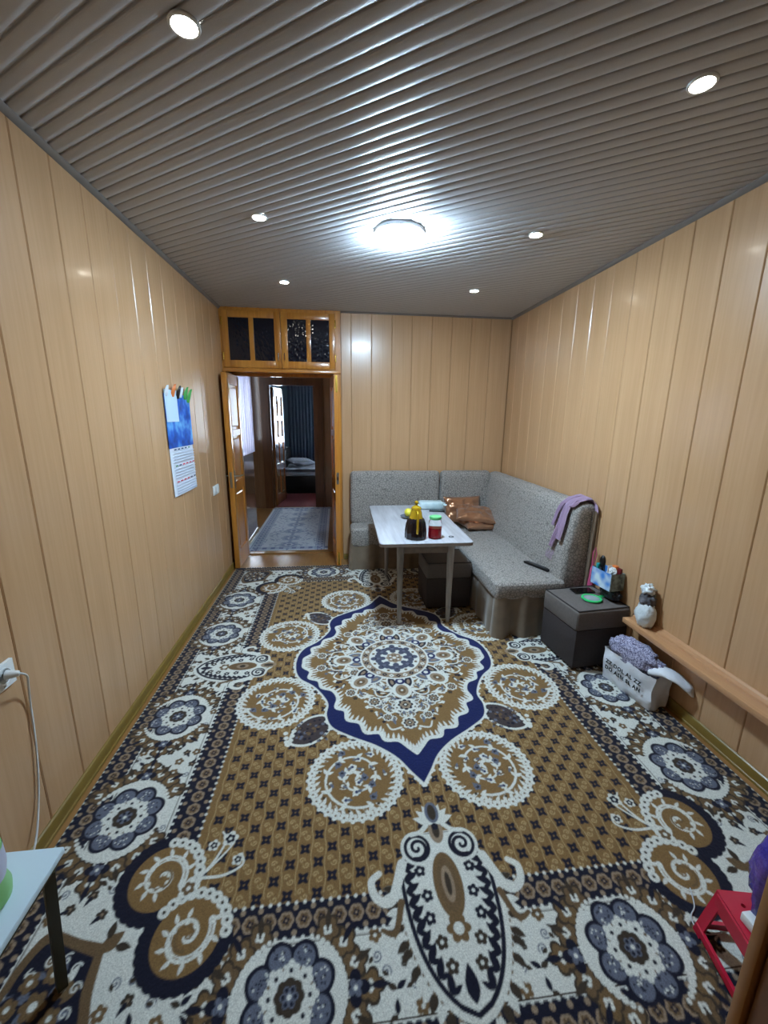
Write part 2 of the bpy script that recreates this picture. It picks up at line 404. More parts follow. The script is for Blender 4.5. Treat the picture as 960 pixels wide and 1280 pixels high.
cup = thing('overdoor_cupboard', 'varnished pine cupboard with dark glazed doors built over the doorway', 'cupboard', (0.58, D+.1, ZD))
cb = MB()
yf = D-.012
cb.box(X0+.001, X0+.022, yf, 4.70, ZD, H-.001).box(X1-.05, X1, yf, 4.70, ZD, H-.001)
cb.box(X0+.022, X1-.05, yf, 4.70, ZD, ZD+.028).box(X0+.022, X1-.05, yf, 4.70, H-.03, H-.001).box(X0+.022, X1-.05, 4.685, 4.70, ZD+.028, H-.03)
wpart('body', cb, 'pine', cup)
wpart('cornice', MB().box(X0+.001, X1, yf-.016, yf, ZD-.012, ZD+.014, .004), 'pine_h', cup)
xa, xb, xm = X0+.024, X1-.052, .582
for i, (a, b) in enumerate(((xa, xm-.002), (xm+.002, xb))):
    z0, z1 = ZD+.03, H-.032
    d = MB(); y0, y1 = yf-.014, yf+.012
    so, sm = (.058, .062)
    l, r = (so, sm) if i == 0 else (sm, so)
    d.box(a, a+l, y0, y1, z0, z1, .003).box(b-r, b, y0, y1, z0, z1, .003)
    d.box(a+l, b-r, y0+.001, y1, z0, z0+.068, .002).box(a+l, b-r, y0+.001, y1, z1-.062, z1, .002)
    mid = (a+l+b-r)/2
    d.box(mid-.022, mid+.022, y0+.001, y1, z0+.068, z1-.062, .002)
    door = wpart('door', d, 'pine', cup)
    for (p, q) in ((a+l, mid-.022), (mid+.022, b-r)):
        wpart('pane', MB().box(p-.004, q+.004, yf-.002, yf+.002, z0+.062, z1-.056), 'dkglass', door)
    kx = b-.028 if i == 0 else a+.028
    wpart('knob', MB().tube([(kx, y0, z0+.14), (kx, y0-.016, z0+.14), (kx, y0-.02, z0+.13), (kx, y0-.02, z0+.09), (kx, y0-.016, z0+.08), (kx, y0, z0+.08)], .0045, 8), 'dkwood' if i else 'steel', door)
    hx = a-.002 if i == 0 else b+.002
    for zz in (z0+.07, z1-.13): wpart('hinge', MB().lathe([(.007, 0), (.007, .07)], (hx, y0-.004, zz), 10), 'brass', door)

# ================================================================== HALL AND BEDROOM BEHIND
hl = MB(); hx0, hx1 = -.12, 0.0
hl.box(hx0, hx1, 4.74, 5.66, 0, 1.10).box(hx0, hx1, 4.74, 5.66, 2.08, 2.5)
hl.box(hx0, hx1, 4.74, 4.80, 1.10, 2.08).box(hx0, hx1, 5.60, 5.66, 1.10, 2.08)
struct('wall_hall_left', hl, 'hallwall')
struct('wall_hall_recess', MB().box(-.95, -.83, 5.66, 7.2, 0, 2.5).box(-.95, hx0, 5.60, 5.66, 0, 2.5), 'hallwall')
struct('floor_recess', MB().box(-.95, -.3, 5.6, 7.25, -.12, 0), 'floor')
struct('wall_hall_right', MB().box(1.13, 1.25, 4.74, 7.2, 0, 2.5), 'hallwall')
struct('ceiling_hall', MB().box(-1., 1.3, 4.74, 7.35, 2.5, 2.6), 'plaster')
struct('baseboard_hall', MB().prism(bp, 4.745, 5.66, 'y'), 'baseb')
fw = MB(); fy0, fy1 = 7.2, 7.32
fw.box(-.95, -.01, fy0, fy1, 0, 2.5).box(.76, 1.25, fy0, fy1, 0, 2.5).box(-.01, .76, fy0, fy1, 2.09, 2.5)
struct('wall_hall_far', fw, 'hallwall')
wn = sempty('window_1', (-.06, 5.2, 1.10))
wf = MB().box(-.09, -.05, 4.80, 4.85, 1.1, 2.08).box(-.09, -.05, 5.55, 5.60, 1.1, 2.08).box(-.09, -.05, 4.85, 5.55, 1.1, 1.15).box(-.09, -.05, 4.85, 5.55, 2.03, 2.08).box(-.09, -.05, 5.18, 5.22, 1.15, 2.03)
wpart('window_frame', wf, 'white', wn)
MT['clear'] = mat('clear glass', (235, 240, 240), 0.02, trans=1.0, ior=1.2)
for a, b in ((4.85, 5.18), (5.22, 5.55)): wpart('pane', MB().box(-.073, -.068, a, b, 1.15, 2.03), 'clear', wn)
def cloth(name, rgb, tl):
    m, t, b = base(name)
    b.inputs['Base Color'].default_value = (*lin(*rgb), 1); b.inputs['Roughness'].default_value = .8
    tr = nd(t, 'ShaderNodeBsdfTranslucent'); tr.inputs[0].default_value = (*lin(*rgb), 1)
    mx = nd(t, 'ShaderNodeMixShader'); mx.inputs[0].default_value = tl
    out = t.nodes['Material Output']; t.links.new(b.outputs[0], mx.inputs[1]); t.links.new(tr.outputs[0], mx.inputs[2]); t.links.new(mx.outputs[0], out.inputs[0])
    return m
MT['tulle'] = cloth('lilac white curtain', (206, 203, 212), .5)
cu = thing('window_curtain', 'white lilac pleated curtain hanging at the hallway window', 'curtain', (.03, 5.2, 1.10))
wpart('fabric', MB().sheet(lambda a, b: (.028+.012*math.sin(a*PI*2*13)+.004*math.sin(a*41), 4.80+.80*a, 2.06-.94*b), 150, 6, .0015), 'tulle', cu)
wpart('rod', MB().tube([(.03, 4.78, 2.075), (.03, 5.63, 2.075)], .009, 8), 'dkwood', cu)

d2 = sempty('door_2', (.37, 7.2, 0))
f2 = MB().box(-.13, .0, 7.165, 7.2, 0, 2.07).box(.75, .885, 7.165, 7.2, 0, 2.07).box(-.13, .885, 7.165, 7.2, 2.07, 2.20)
f2.box(-.01, .02, 7.2, 7.33, 0, 2.07).box(.73, .76, 7.2, 7.33, 0, 2.07).box(-.01, .76, 7.2, 7.33, 2.07, 2.095)
wpart('frame', f2, 'dkwood', d2)
def leaf2():
    L = .68; ang = math.radians(83); T = Matrix.Translation((.03-.37, 7.34-7.2, 0)) @ Matrix.Rotation(ang, 4, 'Z'); t = .02
    b = MB(); z0, z1 = .015, 2.05
    b.box(0, .09, -t, t, z0, z1, .003).box(L-.09, L, -t, t, z0, z1, .003).box(L/2-.03, L/2+.03, -t, t, z0, z1)
    for a, c in ((z0, .2), (.62, .74), (1.12, 1.2), (1.5, 1.57), (1.92, z1)): b.box(.09, L-.09, -t*.95, t*.95, a, c)
    lf = mk('leaf', b.xf(T), 'ltdoor', d2)
    for a, c in ((.2, .62), (.74, 1.12)): mk('panel', MB().box(.09, L-.09, -.009, .009, a, c).xf(T), 'ltdoor', lf)
    for a, c in ((1.2, 1.5), (1.57, 1.92)):
        for p, q in ((.09, L/2-.03), (L/2+.03, L-.09)): mk('pane', MB().box(p, q, -.003, .003, a, c).xf(T), 'dkglass', lf)
    mk('handle', MB().tube([(L-.05, -t, 1.0), (L-.05, -t-.05, 1.0), (L-.15, -t-.055, 1.0)], .008, 8).xf(T), 'steel', lf)
MT['ltdoor'] = wood('glossy reddish door', (120, 70, 36), (150, 92, 50), (40, 40, 4), rough=.22, coat=.8, rnd=False)
leaf2()
struct('floor_bedroom', MB().box(-.3, 2.4, 7.25, 10.3, -.12, .002), 'redfloor')
struct('wall_bedroom_left', MB().box(-.3, -.17, 7.32, 10.3, 0, 2.5), 'bluewall')
wbb = MB().box(-.3, .85, 10.15, 10.3, 0, 2.5).box(1.85, 2.4, 10.15, 10.3, 0, 2.5).box(.85, 1.85, 10.15, 10.3, 0, .9).box(.85, 1.85, 10.15, 10.3, 2.3, 2.5)
struct('wall_bedroom_back', wbb, 'bluewall')
struct('wall_bedroom_right', MB().box(2.3, 2.4, 7.32, 10.15, 0, 2.5), 'bluewall')
struct('wall_bedroom_front', MB().box(1.25, 2.4, 7.2, 7.32, 0, 2.5), 'bluewall')
struct('ceiling_bedroom', MB().box(-.3, 2.4, 7.32, 10.3, 2.5, 2.6), 'plaster')
w2 = sempty('window_2', (1.35, 10.22, .9))
wpart('window_frame', MB().box(.85, .9, 10.2, 10.24, .9, 2.3).box(1.8, 1.85, 10.2, 10.24, .9, 2.3).box(.9, 1.8, 10.2, 10.24, .9, .95).box(.9, 1.8, 10.2, 10.24, 2.25, 2.3).box(1.33, 1.37, 10.2, 10.24, .95, 2.25), 'white', w2)
for a, b in ((.9, 1.33), (1.37, 1.8)): wpart('pane', MB().box(a, b, 10.217, 10.222, .95, 2.25), 'clear', w2)
MT['dkcurtain'] = mat('dark slate curtain', (88, 98, 108), .8, var=.04, vscale=30)
dc = thing('bedroom_curtain', 'dark slate grey floor-length curtain behind the bed', 'curtain', (1.0, 10.1, .05))
wpart('fabric', MB().sheet(lambda a, b: (-.02+.84*a, 10.08+.025*math.sin(a*2*PI*11), 2.42-2.36*b), 140, 4, .003), 'dkcurtain', dc)
wpart('rod', MB().tube([(-.1, 10.09, 2.44), (2.2, 10.09, 2.44)], .012, 8), 'dkwood', dc)
bed = thing('bed', 'dark wooden bed with pale rumpled bedding in the far bedroom', 'bed', (.95, 9.2, 0))
MT['dkfurn'] = mat('very dark wood', (26, 20, 18), .4)
MT['bedding'] = mat('grey white bedding', (158, 158, 166), .85, var=.03, vscale=9)
wpart('base', MB().box(.02, 1.9, 8.55, 9.95, .0025, .36, .01), 'dkfurn', bed)
wpart('headboard', MB().box(-.04, .02, 8.5, 9.98, .0025, .86, .01), 'dkfurn', bed)
wpart('mattress', MB().box(.03, 1.88, 8.57, 9.93, .36, .46, .03), 'bedding', bed)
bl = MB().sheet(lambda a, b: (.05+1.7*a, 8.56+.5*b if b < .0 else 8.54+1.36*b, .475+.04*noise.noise(Vector((a*6, b*5, 1)))+.025*noise.noise(Vector((a*14, b*12, 3)))+.04), 40, 30, .02)
wthing('blanket', bl, 'bedding', 'grey white rumpled blanket spread over the far bed', 'blanket', (.9, 9.2, .46))
def pillow(a, b, h, seed=0, wr=.012, n=22):
    vs = []; fs = []
    def P(s, t, sg):
        k = max(0, (1-s**4)*(1-t**4))**.55
        x = a*s*(1-.07*(1-t*t)); y_ = b*t*(1-.07*(1-s*s))
        z = sg*h*k + wr*noise.noise(Vector((s*3+seed, t*3, sg*2)))*k + wr*.6*noise.noise(Vector((s*8+seed, t*2.5, sg*3)))*k
        return (x, y_, z)
    m = MB()
    I = lambda i, j: i*(n+1)+j
    for sg in (1, -1):
        vs = [P(-1+2*i/n, -1+2*j/n, sg) for i in range(n+1) for j in range(n+1)]
        m.add(vs, [(I(i, j), I(i+1, j), I(i+1, j+1), I(i, j+1)) for i in range(n) for j in range(n)])
    return m
pm = pillow(.26, .2, .07, 3).xf(Matrix.Translation((.33, 9.05, .615)) @ Euler((.1, .05, .5)).to_matrix().to_4x4())
wthing('bed_pillow', pm, 'bedding', 'pale pillow lying on the far bed', 'pillow', (.33, 9.05, .55))

# ================================================================== CARPET PAINTER (flat woven pattern)
class Paint:
    def __init__(s, w, h, r):
        s.r = r; s.nx = int(round(w/r)); s.ny = int(round(h/r)); s.im = np.zeros((s.ny, s.nx, 3))
        s.X = (np.arange(s.nx)+.5)*r; s.Y = (np.arange(s.ny)+.5)*r
    def put(s, x0, x1, y0, y1, fn, col):
        r = s.r
        i0, i1 = max(0, int(x0/r)-2), min(s.nx, int(x1/r)+3); j0, j1 = max(0, int(y0/r)-2), min(s.ny, int(y1/r)+3)
        if i0 >= i1 or j0 >= j1: return
        X, Y = np.meshgrid(s.X[i0:i1], s.Y[j0:j1])
        a = np.clip(.5-fn(X, Y)/r, 0, 1)[..., None]
        s.im[j0:j1, i0:i1] = s.im[j0:j1, i0:i1]*(1-a)+np.array(col)*a
    def rect(s, x0, x1, y0, y1, c): s.put(x0, x1, y0, y1, lambda X, Y: np.maximum(np.maximum(x0-X, X-x1), np.maximum(y0-Y, Y-y1)), c)
    def disc(s, x, y, R, c): s.put(x-R, x+R, y-R, y+R, lambda X, Y: np.hypot(X-x, Y-y)-R, c)
    def ring(s, x, y, R, w, c): s.put(x-R-w, x+R+w, y-R-w, y+R+w, lambda X, Y: np.abs(np.hypot(X-x, Y-y)-R)-w/2, c)
    def ell(s, x, y, a, b, ang, c):
        ca, sa = math.cos(ang), math.sin(ang); R = max(a, b)
        def f(X, Y):
            p = (X-x)*ca+(Y-y)*sa; q = -(X-x)*sa+(Y-y)*ca
            return (np.sqrt((p/a)**2+(q/b)**2)-1)*min(a, b)
        s.put(x-R, x+R, y-R, y+R, f, c)
    def leaf(s, x, y, L, w, ang, c):        # pointed leaf starting at x,y
        s2 = s; ca, sa = math.cos(ang), math.sin(ang)
        def f(X, Y):
            p = ((X-x)*ca+(Y-y)*sa)/L; q = -(X-x)*sa+(Y-y)*ca
            return np.where((p > 0) & (p < 1), np.abs(q)-w*np.sin(PI*np.clip(p, 0, 1)**.8), 1.0)
        s.put(x-L-w, x+L+w, y-L-w, y+L+w, f, c)
    def flower(s, x, y, R, n, c, rot=0, dep=.3):
        def f(X, Y):
            th = np.arctan2(Y-y, X-x)-rot
            return np.hypot(X-x, Y-y)-R*(1-dep+dep*np.abs(np.cos(n*th/2)))
        s.put(x-R, x+R, y-R, y+R, f, c)
    def line(s, pts, w0, c, w1=None):
        w1 = w0 if w1 is None else w1; n = len(pts)-1
        for k in range(n):
            (ax, ay), (bx, by) = pts[k], pts[k+1]; wa = w0+(w1-w0)*k/n; wb_ = w0+(w1-w0)*(k+1)/n; m = max(wa, wb_)
            dx, dy = bx-ax, by-ay; L2 = dx*dx+dy*dy+1e-12
            def f(X, Y):
                t = np.clip(((X-ax)*dx+(Y-ay)*dy)/L2, 0, 1)
                return np.hypot(X-ax-t*dx, Y-ay-t*dy)-(wa+(wb_-wa)*t)/2
            s.put(min(ax, bx)-m, max(ax, bx)+m, min(ay, by)-m, max(ay, by)+m, f, c)
    def spiral(s, x, y, R, turns, a0, sg, w, c, w1=None, r1=.12):
        n = int(26*turns)
        pts = [(x+R*(1-(1-r1)*k/n)*math.cos(a0+sg*2*PI*turns*k/n), y+R*(1-(1-r1)*k/n)*math.sin(a0+sg*2*PI*turns*k/n)) for k in range(n+1)]
        s.line(pts, w, c, w1); return pts
    def poly(s, pts, c):
        P = np.array(pts); x0, y0 = P.min(0); x1, y1 = P.max(0)
        def f(X, Y):
            ins = np.zeros(X.shape, bool); n = len(P); d = np.full(X.shape, 9.)
            for i in range(n):
                ax, ay = P[i]; bx, by = P[(i+1) % n]
                cnd = ((ay > Y) != (by > Y)) & (X < (bx-ax)*(Y-ay)/(by-ay+1e-12)+ax); ins ^= cnd
                dx, dy = bx-ax, by-ay; t = np.clip(((X-ax)*dx+(Y-ay)*dy)/(dx*dx+dy*dy+1e-12), 0, 1)
                d = np.minimum(d, np.hypot(X-ax-t*dx, Y-ay-t*dy))
            return np.where(ins, -d, d)
        s.put(x0, x1, y0, y1, f, c)
def smooth(pts, n=6, closed=False):
    out = []; m = len(pts)
    for i in range(m-1):
        p0, p1, p2, p3 = pts[max(i-1, 0)], pts[i], pts[i+1], pts[min(i+2, m-1)]
        for k in range(n):
            t = k/n
            out.append(tuple(.5*((2*p1[j])+(-p0[j]+p2[j])*t+(2*p0[j]-5*p1[j]+4*p2[j]-p3[j])*t*t+(-p0[j]+3*p1[j]-3*p2[j]+p3[j])*t**3) for j in (0, 1)))
    out.append(tuple(pts[-1])); return out
CRM, OCH, NVY, BLU = lin(214, 215, 206), lin(128, 99, 60), lin(22, 23, 40), lin(24, 34, 82)
BRN, GRY, TAN, DBR, OC2 = lin(106, 84, 58), lin(98, 103, 118), lin(146, 126, 104), lin(60, 50, 40), lin(112, 88, 58)
LTN = lin(170, 145, 102)
CHW, CHL, CHX, CHY = 1.435, 1.80, 1.475, 2.425       # half width, half length, centre of the carpet

def paint_carpet():
    rr = .0018; p = Paint(CHW, CHL, rr); rnd = random.Random(4)
    p.im[:] = CRM
    # --- border filling of little sprigs
    big = [(1.225, .43, .25), (1.225, 1.0, .25), (.515, 1.6, .25), (1.2, 1.5, .24), (.95, 1.32, .25), (.0, 1.45, .25), (1.07, 0, .26), (.85, 1.42, .18)]
    pts = []
    for k in range(9000):
        u, v = rnd.uniform(0, CHW), rnd.uniform(0, CHL)
        if u < 1.045 and v < 1.475: continue
        if CHW-u < .13 or CHL-v < .13: continue
        if any(math.hypot(u-a, v-b) < R*.70 for a, b, R in big): continue
        if any(math.hypot(u-a, v-b) < .043 for a, b in pts): continue
        pts.append((u, v))
    for u, v in pts:
        k = rnd.randrange(4); a = rnd.uniform(0, 6.28)
        if k == 0: p.flower(u, v, .021, 5, OC2, a); p.disc(u, v, .0055, CRM)
        elif k == 1: p.leaf(u, v, .034, .008, a, NVY); p.leaf(u, v, .03, .008, a+2.2, DBR)
        elif k == 2: p.spiral(u, v, .015, 1.4, a, 1, .0035, GRY); p.leaf(u+.012, v, .022, .006, a, DBR)
        else: p.flower(u, v, .018, 5, DBR, a); p.disc(u, v, .005, TAN); p.leaf(u, v, .036, .006, a+1, NVY)
    # --- field
    p.rect(0, .905, 0, 1.37, OCH)
    for k in range(0, 29):
        v = .05*k
        for j in range(-1, 11):
            u = .1*j+(.05 if k % 2 else 0)
            if u > .89 or v > 1.35: continue
            for a in (PI/4, 3*PI/4): p.ell(u, v, .0235, .0088, a, NVY)
            p.disc(u, v, .0035, OCH)
            uu = u+.05
            if uu < .89:
                p.spiral(uu-.008, v+.006, .012, 1.15, 0, 1, .0036, LTN, .0032); p.spiral(uu+.008, v-.009, .011, 1.1, PI, 1, .0036, LTN, .0032)
    for j in range(0, 37):
        u0 = .025*j
        if u0 < .89 and j % 2: p.line([(u0+.003*math.sin(v*2*PI/.1+j), v) for v in np.arange(0, 1.36, .0125)], .003, LTN)
    # --- chains
    def chain(x0, y0, x1, y1, w, pitch):
        L = math.hypot(x1-x0, y1-y0); n = int(L/pitch); ux, uy = (x1-x0)/L, (y1-y0)/L; px, py = -uy, ux
        for k in range(n+1):
            x, y = x0+ux*pitch*(k+.5), y0+uy*pitch*(k+.5)
            if k == n: break
            p.flower(x, y, pitch*.46, 6, TAN, math.atan2(uy, ux), .12); p.flower(x, y, pitch*.33, 6, BRN, 0, .3)
            p.flower(x, y, pitch*.2, 4, NVY, .4, .5); p.disc(x, y, .0035, TAN)
            for s in (-1, 1):
                p.disc(x+px*s*w*.40+ux*pitch*.5, y+py*s*w*.40+uy*pitch*.5, .0085, TAN)
                p.disc(x+px*s*w*.56, y+py*s*w*.56, .006, CRM); p.disc(x+px*s*w*.56+ux*pitch*.5, y+py*s*w*.56+uy*pitch*.5, .006, CRM)
    p.rect(.905, 1.03, .0, 1.14, NVY); p.rect(0, .735, 1.37, 1.468, NVY)
    chain(.966, .15, .966, 1.15, .105, .058); chain(.18, 1.419, .74, 1.419, .085, .056)
    p.line([(1.041, .12), (1.041, 1.2)], .0035, DBR); p.line([(.15, 1.480), (.8, 1.480)], .0035, DBR)
    # outer edge
    e = .118
    p.rect(CHW-e, CHW, 0, CHL, NVY); p.rect(0, CHW, CHL-e, CHL, NVY)
    chain(CHW-.064, 0, CHW-.064, CHL-.04, .098, .051); chain(0, CHL-.064, CHW-.08, CHL-.064, .098, .051)
    p.rect(CHW-.009, CHW, 0, CHL, lin(150, 140, 118)); p.rect(0, CHW, CHL-.009, CHL, lin(150, 140, 118))
    p.line([(CHW-e-.006, 0), (CHW-e-.006, CHL-e-.006), (0, CHL-e-.006)], .004, DBR)
    # --- large border flowers
    def bigflower(u, v, R, ax):
        for s in (-1, 1):
            a0 = ax if s > 0 else ax+PI
            for k, da in enumerate((-.95, -.62, -.3, 0, .3, .62, .95)):
                d = R*(1.36+.14*math.cos(da*1.6)) if k != 3 else R*1.75
                x, y = u+d*math.cos(a0+da), v+d*math.sin(a0+da)
                p.flower(x, y, .044, 5, DBR, a0+da); p.flower(x, y, .035, 5, OC2 if k % 2 else BRN, a0+da); p.flower(x, y, .015, 4, CRM, da); p.disc(x, y, .004, NVY); p.leaf(x, y, .06, .009, a0+da*1.6, NVY if k % 2 else DBR)
            x, y = u+R*1.42*math.cos(a0), v+R*1.42*math.sin(a0)
            p.flower(x, y, .042, 4, NVY, a0, .5); p.flower(x, y, .022, 4, GRY, a0+.6, .5); p.disc(x, y, .006, CRM)
            for k in range(18):      # cream crescent between flower and spray
                da = -1.05+2.1*k/17; d = R*1.13; p.disc(u+d*math.cos(a0+da), v+d*math.sin(a0+da), .0185*(1-.6*abs(da)), CRM)
        p.flower(u, v, R*1.04, 8, NVY, ax+PI/8, .17)
        for k in range(8):
            a = ax+PI/8+k*PI/4+PI/8*0
            x, y = u+R*.71*math.cos(a), v+R*.71*math.sin(a)
            p.ell(x, y, R*.235, R*.25, a, GRY)
            for q in range(16): p.disc(x+rnd.uniform(-.5, .5)*R*.34, y+rnd.uniform(-.5, .5)*R*.34, .003, NVY if q % 3 else CRM)
        p.flower(u, v, R*.56, 8, CRM, ax, .16)
        for k in range(8):
            a = ax+k*PI/4; x, y = u+R*.44*math.cos(a), v+R*.44*math.sin(a)
            p.flower(x, y, R*.2, 5, CRM, a); p.disc(x, y, R*.045, NVY)
            p.disc(u+R*.5*math.cos(a+PI/8), v+R*.5*math.sin(a+PI/8), R*.035, BRN)
        p.flower(u, v, R*.33, 8, DBR, ax, .12); p.flower(u, v, R*.2, 6, GRY, ax, .3)
        for k in range(6): p.disc(u+R*.13*math.cos(k*PI/3), v+R*.13*math.sin(k*PI/3), R*.04, NVY)
        p.disc(u, v, R*.05, CRM)
    bigflower(1.225, .43, .135, PI/2); bigflower(1.225, 1.0, .138, PI/2); bigflower(.515, 1.6, .130, 0)
    # --- corner palmette
    cu_, cv = 1.205, 1.545
    p.poly(smooth([(1.08, 1.42), (1.16, 1.40), (1.26, 1.37), (1.30, 1.42), (1.315, 1.52), (1.30, 1.62), (1.27, 1.68), (1.18, 1.685), (1.07, 1.675), (1.03, 1.62), (1.06, 1.53), (1.08, 1.42)]), BRN)
    p.poly(smooth([(1.10, 1.45), (1.17, 1.425), (1.25, 1.40), (1.285, 1.46), (1.29, 1.54), (1.27, 1.63), (1.19, 1.66), (1.09, 1.645), (1.065, 1.60), (1.09, 1.53), (1.10, 1.45)]), NVY)
    for k in range(12):
        a = k*.52; p.leaf(cu_-.01+.05*math.cos(a), cv+.06*math.sin(a), .06, .012, a+.7, (BRN, CRM, GRY)[k % 3]); p.spiral(cu_-.01+.085*math.cos(a+.3), cv+.10*math.sin(a+.3), .016, 1.2, a, 1, .004, CRM)
    for k in range(15):
        a = rnd.uniform(0, 6.28); d = rnd.uniform(.02, .105); x, y = cu_+d*math.cos(a)-.01, cv+d*math.sin(a)
        p.disc(x, y, .021, NVY); p.leaf(x, y, .04, .008, a+1, GRY)
    for k in range(7):
        a = k*.9; x, y = cu_+.065*math.cos(a), cv+.068*math.sin(a); p.flower(x, y, .025, 5, OC2, a); p.disc(x, y, .007, CRM)
    p.flower(cu_, cv, .034, 6, OC2); p.disc(cu_, cv, .011, CRM)
    p.leaf(1.09, 1.44, .07, .022, -2.4, BRN); p.leaf(1.08, 1.41, .05, .012, -1.6, DBR); p.leaf(1.05, 1.43, .05, .012, 3.0, DBR)
    # --- comma swirls in the corners of the field
    def comma(u, v, R, a_out, sg):
        p.disc(u, v, R*1.06, CRM)
        for k in range(17):
            a = a_out-1.75+3.5*k/16; x, y = u+R*1.0*math.cos(a), v+R*1.0*math.sin(a); p.disc(x, y, R*.19, NVY)
        p.disc(u, v, R*.96, NVY); p.disc(u, v, R*.84, OCH)
        for k in range(11):
            a = a_out+PI-1.25+2.5*k/10; x, y = u+R*.96*math.cos(a), v+R*.96*math.sin(a)
            p.disc(x, y, R*.15, CRM); p.disc(x, y, R*.045, DBR)
        p.spiral(u, v, R*.62, 1.5, a_out+2.4, sg, R*.17, CRM, R*.05); 
        for pt in p.spiral(u, v, R*.62, 1.3, a_out+2.4, sg, .003, OCH, .002)[::4]: p.disc(pt[0], pt[1], R*.06, CRM)
        p.spiral(u, v, R*.34, 1.1, a_out+.4, sg, R*.07, OC2, R*.03)
        for k in range(9):
            a = a_out+2.4+sg*k*.62; d = R*(.66-.035*k); x, y = u+d*math.cos(a), v+d*math.sin(a)
            p.leaf(x, y, R*.26, R*.055, a+sg*.5, CRM); p.leaf(x, y, R*.2, R*.045, a+sg*2.3, CRM)
    comma(.985, 1.245, .125, .35, 1); comma(.845, 1.425, .122, 1.25, -1)
    # sprig pointing into the field
    for pts_, w in (([(.88, 1.28), (.83, 1.22), (.80, 1.14), (.82, 1.10)], .011), ([(.86, 1.26), (.78, 1.26), (.72, 1.23), (.73, 1.19)], .011), ([(.84, 1.24), (.79, 1.18), (.77, 1.15)], .008)):
        p.line(smooth(pts_), w, CRM, .006)
    for x, y, R in ((.885, 1.29, .036), (.785, 1.13, .03), (.84, 1.15, .022), (.74, 1.21, .022)):
        p.flower(x, y, R, 5, CRM, x); p.flower(x, y, R*.62, 5, NVY if R < .031 else BRN, x+.5); p.disc(x, y, R*.2, CRM)
    # --- lace circles
    def lace(u, v, R, a0, sg):
        p.disc(u, v, R*.97, OCH)
        n = 34
        for k in range(n):
            a = 2*PI*k/n; x, y = u+R*.93*math.cos(a), v+R*.93*math.sin(a)
            p.flower(x, y, R*.105, 5, CRM, a); p.leaf(u+R*.9*math.cos(a), v+R*.9*math.sin(a), R*.2, R*.035, a+PI-.5*sg, CRM)
        for k in range(n):
            a = 2*PI*k/n; p.disc(u+R*.93*math.cos(a), v+R*.93*math.sin(a), R*.022, OC2)
        sp = p.spiral(u, v, R*.74, 1.75, a0, sg, R*.055, CRM, R*.04, .1)
        for k, (x, y) in enumerate(sp[::3]):
            a = a0+sg*2*PI*1.75*k*3/45; p.leaf(x, y, R*.17, R*.04, a+sg*.9, CRM); p.leaf(x, y, R*.15, R*.035, a+sg*2.6, CRM)
        for k in range(17):
            a = a0+k*.98; d = R*(.16+.034*k); x, y = u+d*math.cos(a), v+d*math.sin(a)
            p.flower(x, y, R*.085, 5, (CRM, GRY, OC2)[k % 3], a); p.disc(x, y, R*.035, (BLU, NVY, CRM)[k % 3]); p.leaf(x, y, R*.14, R*.03, a+1.9, GRY)
        for k in range(16):
            a = k*.39+.2; d = R*.78; p.flower(u+d*math.cos(a), v+d*math.sin(a), R*.035, 4, DBR if k % 2 else TAN, a)
    # dark foliage patch between circles
    pp = smooth([(.40, .56), (.45, .50), (.54, .52), (.60, .60), (.61, .68), (.54, .70), (.47, .67), (.43, .62), (.40, .56)])
    p.poly(pp, lin(66, 56, 56)); p.line(pp, .014, CRM)
    for k in range(46):
        x, y = rnd.uniform(.43, .59), rnd.uniform(.53, .68)
        p.flower(x, y, rnd.uniform(.006, .012), 5, rnd.choice((NVY, GRY, BRN, NVY)), k)
    lace(.722, .36, .215, .3, 1); lace(.30, .905, .212, 2.0, -1)
    # edging of beads where circles meet the field
    for k in range(9):
        t = k/8; p.disc(.60+.04*t, .60+.09*math.sin(t*3), .012, CRM)
    # --- side shield (u axis) and end shield (v axis)
    def shield(ax):
        def T(a, b): return (a, b) if ax == 'v' else (b, a)      # a across, b along the axis
        if ax == 'v': b0, b1, hw, s = 1.19, 1.685, .152, 1.0
        else: b0, b1, hw, s = .83, 1.255, .135, .85
        Lh = b1-b0
        def out(g, n=26):
            o = [T(0, b0-g*.3)]
            for k in range(n+1):
                t = k/n; w = (hw+g)*math.sin(PI*min(1, .22+t*.78)**.86)**.8 if t < 1 else 0
                w = (hw+g)*(1-t**3.6)**.66*min(1, .5+2.0*t)
                o.append(T(w, b0+t*(Lh+g)))
            return o
        def both(pts):      # mirrored across the axis (clipped to the quadrant anyway)
            o = list(pts)
            for q in reversed(pts): o.append((-q[0], q[1]) if ax == 'v' else (q[0], -q[1]))
            return o
        for k in range(22):        # radiating petals outside the tip
            t = .35+.65*k/21; q = out(.03)[1+int(t*26)]; q2 = out(.0)[1+int(t*26)]
            an = math.atan2(q[1]-T(0, b0+Lh*.45)[1], q[0]-T(0, b0+Lh*.45)[0])
            p.leaf(q[0], q[1], .05*s, .013*s, an, DBR if k % 2 else CRM); p.disc(q[0], q[1], .007, BRN)
        p.poly(both(out(.032)), CRM); p.poly(both(out(.014)), NVY); p.poly(both(out(0)), CRM)
        o = out(0)
        for k in range(3, 26, 2):  # navy hooks growing inwards from the rim
            x, y = o[k]; cx_, cy_ = T(0, b0+Lh*(.15+.62*k/26)); an = math.atan2(cy_-y, cx_-x)
            p.leaf(x, y, .055*s, .012*s, an+.55, NVY); p.leaf(x, y, .04*s, .008*s, an-.4, NVY)
        for t, wv in ((.26, .09), (.42, .08), (.55, .085), (.68, .062), (.8, .045)):
            x, y = T(wv*s, b0+Lh*t)
            p.flower(x, y, .021*s, 5, NVY if wv > .07 else DBR, t*9); p.disc(x, y, .006*s, CRM)
        x, y = T(0, b0+Lh*.36); x2, y2 = T(0, b0+Lh*.62)
